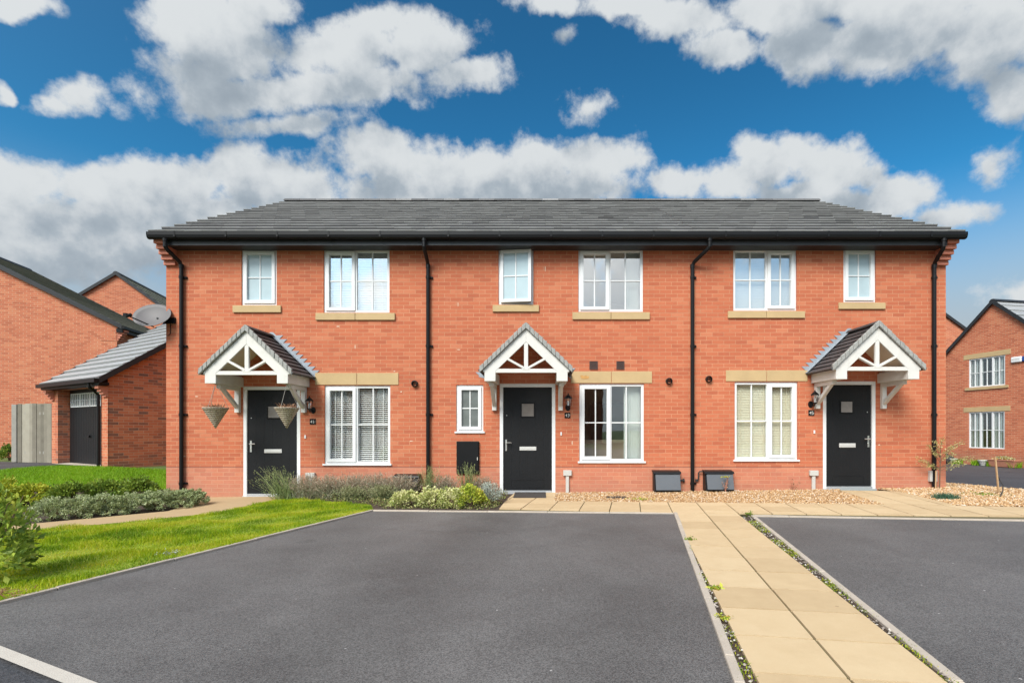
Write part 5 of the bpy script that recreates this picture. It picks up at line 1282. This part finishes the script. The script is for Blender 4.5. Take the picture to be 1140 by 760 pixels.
for k, (px, py, rx_, rz_, mt, lab) in enumerate(((449, 565, .30, .25, 'varieg_leaf', 'cream variegated shrub at the left end of the pale shrubs along the bay edge'), (479, 565.5, .32, .29, 'varieg_leaf', 'cream variegated shrub in the middle of the pale shrubs'), (503, 565.8, .27, .31, 'varieg_leaf', 'cream variegated shrub touching the lime shrub'), (523, 566, .31, .34, 'lime_leaf', 'lime green shrub with reddish tips left of the silver bush'))):
    b = G(px, py); shrub('shrub', lab, 'shrub', (b[0], b[1] + rx_ * .62), (rx_, rx_ * .85, rz_), 2300, .038, mt, .6, 46, .24, 100 + k, 'pale shrubs at the front of the bed')
bed = [(wx(322), -.10), (wx(566), -.10), G(560, 560), G(550, 567), G(428, 566.5), G(413, 561), G(330, 554.5)]
P = scatter(bed, 26000)[:9000]; Z_ = gzv(P[:, 0], P[:, 1]) + np.abs(RNG.normal(size=len(P))) * .045 * (.3 + mottled(P, 21, 6)) + .005
keep = mottled(P, 22, 5) > .30; P = P[keep]; Z_ = Z_[keep]
o = np_mesh('ground_cover', leafs(np.column_stack([P, Z_]), .032, .5), 4, 'bed_mix', RNG.uniform(0, 1, len(P))); struct(o, 'stuff', 'leaf litter and low mixed greenery covering the soil of the bed', 'ground cover')
b = G(545, 562.5); shrub('bush', 'rounded silver leaved bush beside the middle door', 'bush', (b[0], b[1] + .16), (.24, .22, .35), 3000, .03, 'silver', .35, 44, .24, 110)
# climber bush by the fence
b = at(11, 508, 16.3); shrub('bush', 'small green bush at the left end of the grey fence', 'bush', (b.x, b.y), (.33, .3, .5), 1200, .07, 'green_leaf', .5, 26, .28, 111)

# sapling on the right, with stake
sx, sy = wx(1038.5) - .0, -.16; sz = gz(sx, sy)
sp = thing('sapling', 'spindly sapling with sparse pale yellow leaves by the right end downpipe', 'young tree', (sx, sy, sz))
g = random.Random(5); m = MB(); m.tube([(sx, sy, sz - .03), (sx + .01, sy, sz + .35), (sx + .015, sy - .01, sz + .75)], [.011, .009, .006], 7); lv = []; ld = []
for px, py, f in ((1012, 508, .38), (1020, 493, .5), (1030, 489, .6), (1041, 486.5, .75), (1052, 492, .6), (1063, 489.5, .55), (1068, 506, .4), (1058, 514, .35), (1022, 516, .35), (1048, 503, .5), (1033, 503, .6), (1070, 509, .42), (1015, 512, .38)):
    tip = Vector((wx(px), sy - .02 + g.uniform(-.12, .04), wz(py) - .02)); b0 = Vector((sx + .012, sy, sz + f)); mid = b0.lerp(tip, .5) + Vector((0, 0, .05)); m.tube([b0, mid, tip], [.005, .0035, .0015], 5)
    for q in range(62):
        t_ = g.uniform(.25, 1.03); c = (b0 * (1 - t_) ** 2 + mid * 2 * t_ * (1 - t_) + tip * t_ * t_) + Vector([g.gauss(0, .022) for _ in range(3)]); lv.append(c); ld.append((tip - b0).normalized())
m.build('trunk', 'bark', sp); np_mesh('leaves', leafs(np.array(lv), .034, .42, np.array(ld)), 4, 'willow_leaf', RNG.uniform(0, 1, len(lv)), sp)
m = MB(); m.tube([(wx(1036), -.12, sz - .02), (wx(1036.6), -.12, wz(523))], .012, 8); st_ = m.build('stake', 'wood_stake'); tag(origin_to(st_, (wx(1036), -.12, sz)), 'short tan stake beside the sapling', 'stake')
# blue-green dwarf pine
b = G(1053, 555.5); n = 700; z = gz(*b); tpn = thing('dwarf_pine', 'low blue green dwarf pine tuft in the gravel by the corner', 'plant', (b[0], b[1], z))
a = RNG.uniform(0, 6.28, n); rr = RNG.uniform(0, .17, n); P_ = np.stack([b[0] + rr * np.cos(a) * 1.2, b[1] + rr * np.sin(a), np.zeros(n)], 1); V = blades(P_[:, :2], np.full(n, z), RNG.uniform(.04, .12, n), RNG.uniform(.005, .009, n), 1.2); tt_ = RNG.uniform(0, 1, n)
np_mesh('needles', V, 4, 'pine', np.concatenate([tt_, tt_]), tpn)
# bare stick and wire in the gravel on the right
b = G(1112, 549); z = gz(*b); tp = at(1108, 508.5, b[1] + D)
m = MB(); m.bar((b[0], b[1], z - .02), tp, .02, .02, up=(0, 1, 0)); o = m.build('stake', 'wood_stake'); tag(origin_to(o, (b[0], b[1], z)), 'leaning tan wooden stake in the gravel near the right edge', 'stake')
m = MB(); dp = b[1] + D; m.tube([at(1109.5, 527, dp), at(1113, 534, dp), at(1116.5, 540, dp - .1), at(1116.5, 546, dp - .2), at(1113, 553, dp - .5), at(1111.5, 559, dp - .75)], .009, 6); o = m.build('wire', 'rubber'); tag(origin_to(o, at(1111, 559, dp - .75)), 'dark bent wire hanging from the leaning stake', 'wire')
# weeds
def weed(px, py, r, hgt, n, mat, label, name='weed', seed=0, size=.03):
    b = G(px, py); z = gz(*b); g = np.random.default_rng(seed); t = np.stack([b[0] + g.normal(size=n) * r, b[1] + g.normal(size=n) * r * .8, z + .01 + np.abs(g.normal(size=n)) * hgt], 1)
    o = np_mesh(name, leafs(t, size, .6), 4, mat, g.uniform(0, 1, n)); origin_to(o, (b[0], b[1], z)); tag(o, label, 'weed', 'weeds in the paving and gravel'); return o
weed(797, 656.5, .022, .008, 80, 'lime_leaf', 'flat rosette weed halfway down the left edge of the path', seed=1, size=.04)
weed(806, 690, .022, .010, 90, 'lime_leaf', 'bright tuft weed below the rosette on the left edge of the path', seed=2, size=.022)
weed(768, 602, .02, .02, 60, 'green_leaf', 'small weed near the top of the left path edge', seed=3, size=.025)
weed(714, 556.3, .10, .008, 160, 'lime_leaf', 'bright green weed patch in the gravel left of the clean meter box', seed=4, size=.026)
weed(1096, 551, .16, .015, 200, 'green_leaf', 'green weed patch in the gravel near the leaning stake', seed=5)
weed(833, 572.6, .03, .015, 60, 'green_leaf', 'weed at the top corner of the right parking bay', seed=6, size=.025)
weed(190, 617, .06, .012, 110, 'silver', 'pale clover patch at the lawn edge', seed=7, size=.022)
def tall_weed(px, base_y, top, label, mat, n=5, y=-.14, flower=None):
    x = wx(px) ; z = gz(x, y); t = thing('weed', label, 'weed', (x, y, z), 'weeds in the paving and gravel'); m = MB(); g = random.Random(px); pts = []
    for k in range(n):
        e_ = Vector((x + g.uniform(-.07, .07), y + g.uniform(-.05, .05), z + top * g.uniform(.5, 1))); m.tube([(x, y, z), (x + (e_.x - x) * .4, y, z + (e_.z - z) * .6), e_], [.004, .003, .002], 5); pts += [Vector((x, y, z)).lerp(e_, g.uniform(.3, 1)) for _ in range(9)] 
    m.build('stems', 'terracotta', t); np_mesh('leaves', leafs(np.array(pts) + RNG.normal(size=(len(pts), 3)) * .012, .035, .45), 4, mat, RNG.uniform(0, 1, len(pts)), t)
    if flower: c = np.array([(x, y, z + top)] * 60) + RNG.normal(size=(60, 3)) * (.028, .02, .006); np_mesh('flower', leafs(c, .022, .8), 4, flower, RNG.uniform(.6, .9, 60), t)
tall_weed(802, 0, .30, 'tall reddish weed with a yellow flower in front of the scuffed meter box', 'dry', y=-.27, flower='yellow_leaf'); tall_weed(880, 0, .26, 'thin reddish weed against the brick under the right downstairs window', 'dry', 4)

# things at the foot of the right neighbour
def near_wall(px, off=.35):
    x, z = loc_x(px); p = Vector((A.x, A.y)) - dirn * x; n = Vector((-dirn.y, dirn.x)); n = n if n.x < 0 else -n
    return p + n * off
p = near_wall(1126, .4); z = gz(p.x, p.y); pt = thing('planter', 'terracotta trough of pansies at the foot of the right neighbour gable', 'planter', (p.x, p.y, z), None, rot_r := math.atan2(-dirn.y, -dirn.x), True)
m = MB(); m.add([(-.45, -.13, 0), (.45, -.13, 0), (.45, .13, 0), (-.45, .13, 0), (-.52, -.17, .26), (.52, -.17, .26), (.52, .17, .26), (-.52, .17, .26)], [(3, 2, 1, 0), (4, 5, 6, 7), (0, 1, 5, 4), (1, 2, 6, 5), (2, 3, 7, 6), (3, 0, 4, 7)]); m.box(-.54, .54, -.19, .19, .262, .31); m.build('trough', 'terracotta', pt, bevel=.01)
P_, tt_, _ = blob_points((0, 0, .3), (.5, .16, .16), 900, 26, .3, 120); np_mesh('flowers', leafs(P_, .05, .7), 4, 'flower', tt_, pt)
for px, off, c0, lab, r_ in ((1068, .35, 'grey_box', 'pale round pot at the foot of the neighbour wall by the terrace corner', .17), (1103.5, .35, 'grey_box', 'low pale pot below the middle of the neighbour windows', .22)):
    p = near_wall(px, off); z = gz(p.x, p.y); m = MB(); m.lathe([(r_ * .7, 0), (r_, .2), (r_ * 1.08, .2), (r_ * 1.08, .24), (r_ * .9, .24), (r_ * .85, .2)], (p.x, p.y, z), 18)
    tag(origin_to(m.build('plant_pot', c0), (p.x, p.y, z)), lab, 'plant pot', 'pale plant pots')
p = near_wall(1060.5, .4); z = gz(p.x, p.y); m = MB(); m.lathe([(.25, 0), (.34, .06), (.36, .2), (.28, .34), (.1, .42), (.05, .47), (.08, .5)], (p.x, p.y, z), 14)
o = m.build('refuse_sack', 'rubber', smooth=True)
for v in o.data.vertices: v.co.x += random.uniform(-.025, .025); v.co.y += random.uniform(-.025, .025)
tag(origin_to(o, (p.x, p.y, z)), 'black sack beside the pale pot at the terrace corner', 'sack')
for px, k, lab in ((1072.5, 1, 'green tuft right of the pale round pot'), (1096, 2, 'green tuft left of the low pale pot'), (1112, 3, 'green tuft between the low pot and the trough'), (1137, 4, 'green tuft at the right end of the trough')):
    p = near_wall(px, .35); n = 260; z = gz(p.x, p.y); a = RNG.uniform(0, 6.28, n); r_ = RNG.uniform(0, .22, n); V = blades(np.stack([p.x + r_ * np.cos(a), p.y + r_ * np.sin(a)], 1), np.full(n, z), RNG.uniform(.1, .28, n), RNG.uniform(.015, .03, n), 1.0); tt_ = RNG.uniform(.2, .8, n)
    o = np_mesh('grass_tuft', V, 4, 'grass_rear', np.concatenate([tt_, tt_])); tag(origin_to(o, (p.x, p.y, z)), lab, 'grass tuft', 'grass tufts by the neighbour wall')

# ------------------------------------------------------------------ sky, sun, camera
def make_world():
    w = bpy.data.worlds.new('World'); SC.world = w; w.use_nodes = True; t = NT(w.node_tree); nt = w.node_tree
    bg = nt.nodes['Background']
    sun_el, sun_az = R(44), R(-27)
    sky = t.n('ShaderNodeTexSky', sky_type='NISHITA'); sky.sun_disc = False; sky.sun_elevation = sun_el; sky.sun_rotation = R(207); sky.altitude = 200; sky.dust_density = .6; sky.ozone_density = 3.0
    # density group: cloud banks placed by direction
    g = bpy.data.node_groups.new('cloud_density', 'ShaderNodeTree'); g.interface.new_socket('Vector', in_out='INPUT', socket_type='NodeSocketVector'); g.interface.new_socket('Density', in_out='OUTPUT', socket_type='NodeSocketFloat')
    q = NT(g); gi = q.n('NodeGroupInput'); go = q.n('NodeGroupOutput'); d0 = gi.outputs[0]
    wn = q.noise(d0, 5.0, 5, .62, out=1); wv = q.vmath('SCALE', q.vmath('SUBTRACT', wn, (.5, .5, .5))); wv.node.inputs['Scale'].default_value = .075
    dw = q.vmath('ADD', d0, wv)
    acc = None
    for px, py, rx_, ry_, amp in BLOBS:
        v, a1, a2 = [Vector(((x_ - PX) / F, 1.0, (PY - y_) / F)).normalized() for x_, y_ in ((px, py), (px + rx_ * BS, py), (px, py - ry_ * BS))]
        a1 = a1 - v; a2 = a2 - v; a1 -= v * a1.dot(v); a2 -= v * a2.dot(v)       # tangent axes of the bank on the sky sphere
        g11, g12, g22 = a1.dot(a1), a1.dot(a2), a2.dot(a2); de = g11 * g22 - g12 * g12
        w1, w2 = (a1 * g22 - a2 * g12) / de, (a2 * g11 - a1 * g12) / de
        cx_ = q.n('ShaderNodeCombineXYZ'); q.set(cx_.inputs[0], q.vmath('DOT_PRODUCT', dw, tuple(w1), out=1)); q.set(cx_.inputs[1], q.vmath('DOT_PRODUCT', dw, tuple(w2), out=1))
        ln = q.vmath('LENGTH', cx_.outputs[0], out=1)
        val = q.math('MULTIPLY', q.math('SUBTRACT', 1.0, ln), amp)
        acc = val if acc is None else q.math('SMOOTH_MAX', acc, val, .12)
    # everywhere else: ordinary broken cumulus
    sx_ = q.n('ShaderNodeSeparateXYZ', i_0=d0)
    acc = q.math('MULTIPLY_ADD', q.math('MINIMUM', sx_.outputs[1], 0.0), 40.0, acc)
    gen = q.math('MULTIPLY_ADD', q.noise(q.vmath('MULTIPLY', dw, (1, 1, 1.9)), 2.6, 4, .5), 3.2, -1.55)
    back = q.math('MULTIPLY_ADD', sx_.outputs[1], -6.0, 2.2, clamp=True)
    acc = q.math('MAXIMUM', acc, q.math('MULTIPLY_ADD', q.math('SUBTRACT', gen, -1.0), back, -1.0))
    fb = q.math('MULTIPLY_ADD', q.noise(d0, 13.0, 11, .63), 2.1, -1.07)
    q.set(go.inputs[0], q.math('ADD', acc, fb))
    d = t.n('ShaderNodeTexCoord').outputs['Generated']
    def dens(vec): n_ = t.n('ShaderNodeGroup', node_tree=g); t.set(n_.inputs[0], vec); return n_.outputs[0]
    dn = dens(d); up = dens(t.vmath('ADD', d, (-.015, 0, .06))); 
    cover = t.n('ShaderNodeMapRange', interpolation_type='SMOOTHSTEP'); t.set(cover.inputs[0], dn); cover.inputs[1].default_value = -.14; cover.inputs[2].default_value = .42
    # thick cloud above a point shades it; edges open to the sky above are bright
    bl = lambda vec: t.math('ADD', t.noise(vec, 9.0, 3, .5), t.math('MULTIPLY', t.noise(vec, 27.0, 5, .55), .45))
    relief = t.math('SUBTRACT', bl(t.vmath('ADD', d, (-.018, 0, .028))), bl(d))        # billows turned towards the sun are brighter
    shade = t.n('ShaderNodeMapRange', interpolation_type='SMOOTHSTEP'); t.set(shade.inputs[0], t.math('MULTIPLY_ADD', relief, 2.1, t.math('MULTIPLY', up, .85))); shade.inputs[1].default_value = -.45; shade.inputs[2].default_value = 1.38
    ccol = t.ramp(shade.outputs[0], [(0.0, (.93, .975, 1.0)), (.35, (.74, .80, .85)), (.65, (.54, .62, .695)), (1.0, (.42, .50, .58))])
    ccol = t.vmath('SCALE', ccol); ccol.node.inputs['Scale'].default_value = CLOUD
    gm = t.n('ShaderNodeGamma', i_1=1.45); t.set(gm.inputs[0], t.mix(1.0, sky.outputs[0], (*SKYTINT, 1), 'MULTIPLY')); sk = gm.outputs[0]
    sepd = t.n('ShaderNodeSeparateXYZ', i_0=d)
    hz = t.n('ShaderNodeMapRange', interpolation_type='SMOOTHSTEP'); t.set(hz.inputs[0], sepd.outputs[2]); hz.inputs[1].default_value = .40; hz.inputs[2].default_value = .14
    hc = t.vmath('SCALE', (.60, .66, .71)); hc.node.inputs['Scale'].default_value = CLOUD
    sk = t.mix(t.math('MULTIPLY', hz.outputs[0], .95), sk, hc)
    out = t.mix(cover.outputs[0], sk, ccol)
    sdir = Vector((math.sin(sun_az) * math.cos(sun_el), -math.cos(sun_az) * math.cos(sun_el), math.sin(sun_el)))
    al = t.math('POWER', t.math('MAXIMUM', t.math('MULTIPLY_ADD', t.vmath('DOT_PRODUCT', d, tuple(sdir), out=1), .5, .5), 0.0), 9.0)
    glow = t.vmath('SCALE', (1.0, .97, .92)); t.set(glow.node.inputs['Scale'], t.math('MULTIPLY', al, CLOUD * 2.4))
    out = t.vmath('ADD', out, glow)
    t.set(bg.inputs[0], out); bg.inputs[1].default_value = SKYSTR
    sl_ = bpy.data.lights.new('sun', 'SUN'); sl_.energy = 1.5; sl_.angle = R(28); sl_.color = (1, .94, .85)
    so = bpy.data.objects.new('sun', sl_); C.objects.link(so)
    # comes from behind the camera's left shoulder
    dv_ = Vector((math.sin(sun_az) * math.cos(sun_el), -math.cos(sun_az) * math.cos(sun_el), math.sin(sun_el)))
    so.rotation_euler = dv_.to_track_quat('Z', 'Y').to_euler()
BS = 1.03
BLOBS = [(205, 22, 70, 40, 1.1), (255, 58, 95, 52, 1.1), (300, 5, 55, 30, 1.0), (385, 55, 80, 48, 1.1), (415, 22, 50, 26, 1.0), (470, 52, 70, 38, 1.1), (520, 84, 56, 24, 1.0), (290, 98, 120, 34, 1.0), (390, 96, 100, 32, .9), (330, 138, 80, 16, .7),
         (80, 95, 36, 24, .7), (52, 106, 32, 14, .6), (28, 2, 52, 16, .9), (-2, 100, 12, 12, .8),
         (20, 202, 95, 40, 1.0), (110, 202, 85, 34, 1.0), (190, 206, 70, 38, 1.0), (270, 190, 48, 32, 1.0), (320, 215, 90, 40, 1.0), (60, 260, 200, 75, 1.1), (160, 250, 160, 50, 1.1),
         (415, 176, 52, 32, 1.0), (480, 186, 60, 32, 1.0), (540, 192, 60, 32, 1.0), (605, 182, 52, 34, 1.0), (660, 184, 46, 30, 1.0), (700, 178, 36, 28, .9), (520, 215, 200, 36, 1.0), (640, 210, 90, 30, 1.0), (760, 208, 40, 22, .8),
         (810, 205, 50, 26, .9), (860, 178, 45, 34, 1.0), (890, 168, 45, 34, 1.0), (940, 190, 60, 32, 1.0), (1000, 212, 62, 26, 1.0), (1060, 234, 60, 20, .9), (930, 225, 150, 24, 1.0),
         (700, 8, 55, 18, .95), (760, 22, 70, 30, 1.0), (800, 52, 40, 20, .9), (850, 12, 90, 30, 1.0), (900, 50, 60, 34, 1.0), (960, 55, 75, 40, 1.0), (1030, 40, 85, 46, 1.05), (1100, 45, 80, 52, 1.05), (1130, 100, 44, 40, .9), (940, 5, 220, 32, 1.0),
         (602, 3, 36, 15, .85), (626, 38, 12, 10, .4), (658, 116, 22, 18, .42), (1105, 188, 26, 22, .62), (1150, 340, 50, 30, .5)]
SKYSTR, CLOUD, SKYTINT = .05, 5.0, (.31, .68, .645)
make_world()
cam = bpy.data.cameras.new('camera'); co = bpy.data.objects.new('camera', cam); C.objects.link(co); SC.camera = co
co.location = (0, -D, H); co.rotation_euler = (R(90), 0, 0); cam.sensor_width = 36; cam.sensor_fit = 'HORIZONTAL'; cam.lens = F / 1140 * 36
cam.shift_x = (570 - PX) / 1140; cam.shift_y = (PY - 380) / 1140; cam.clip_start = .05; cam.clip_end = 3000
vs_ = SC.view_settings; vs_.view_transform = 'Standard'; vs_.look = 'None'; vs_.gamma = 1; vs_.exposure = 1.6; vs_.use_curve_mapping = False
SC.render.engine = 'CYCLES'; SC.cycles.use_denoising = True; SC.cycles.max_bounces = 8; SC.cycles.transparent_max_bounces = 12
SC.render.resolution_x = 1024; SC.render.resolution_y = 682
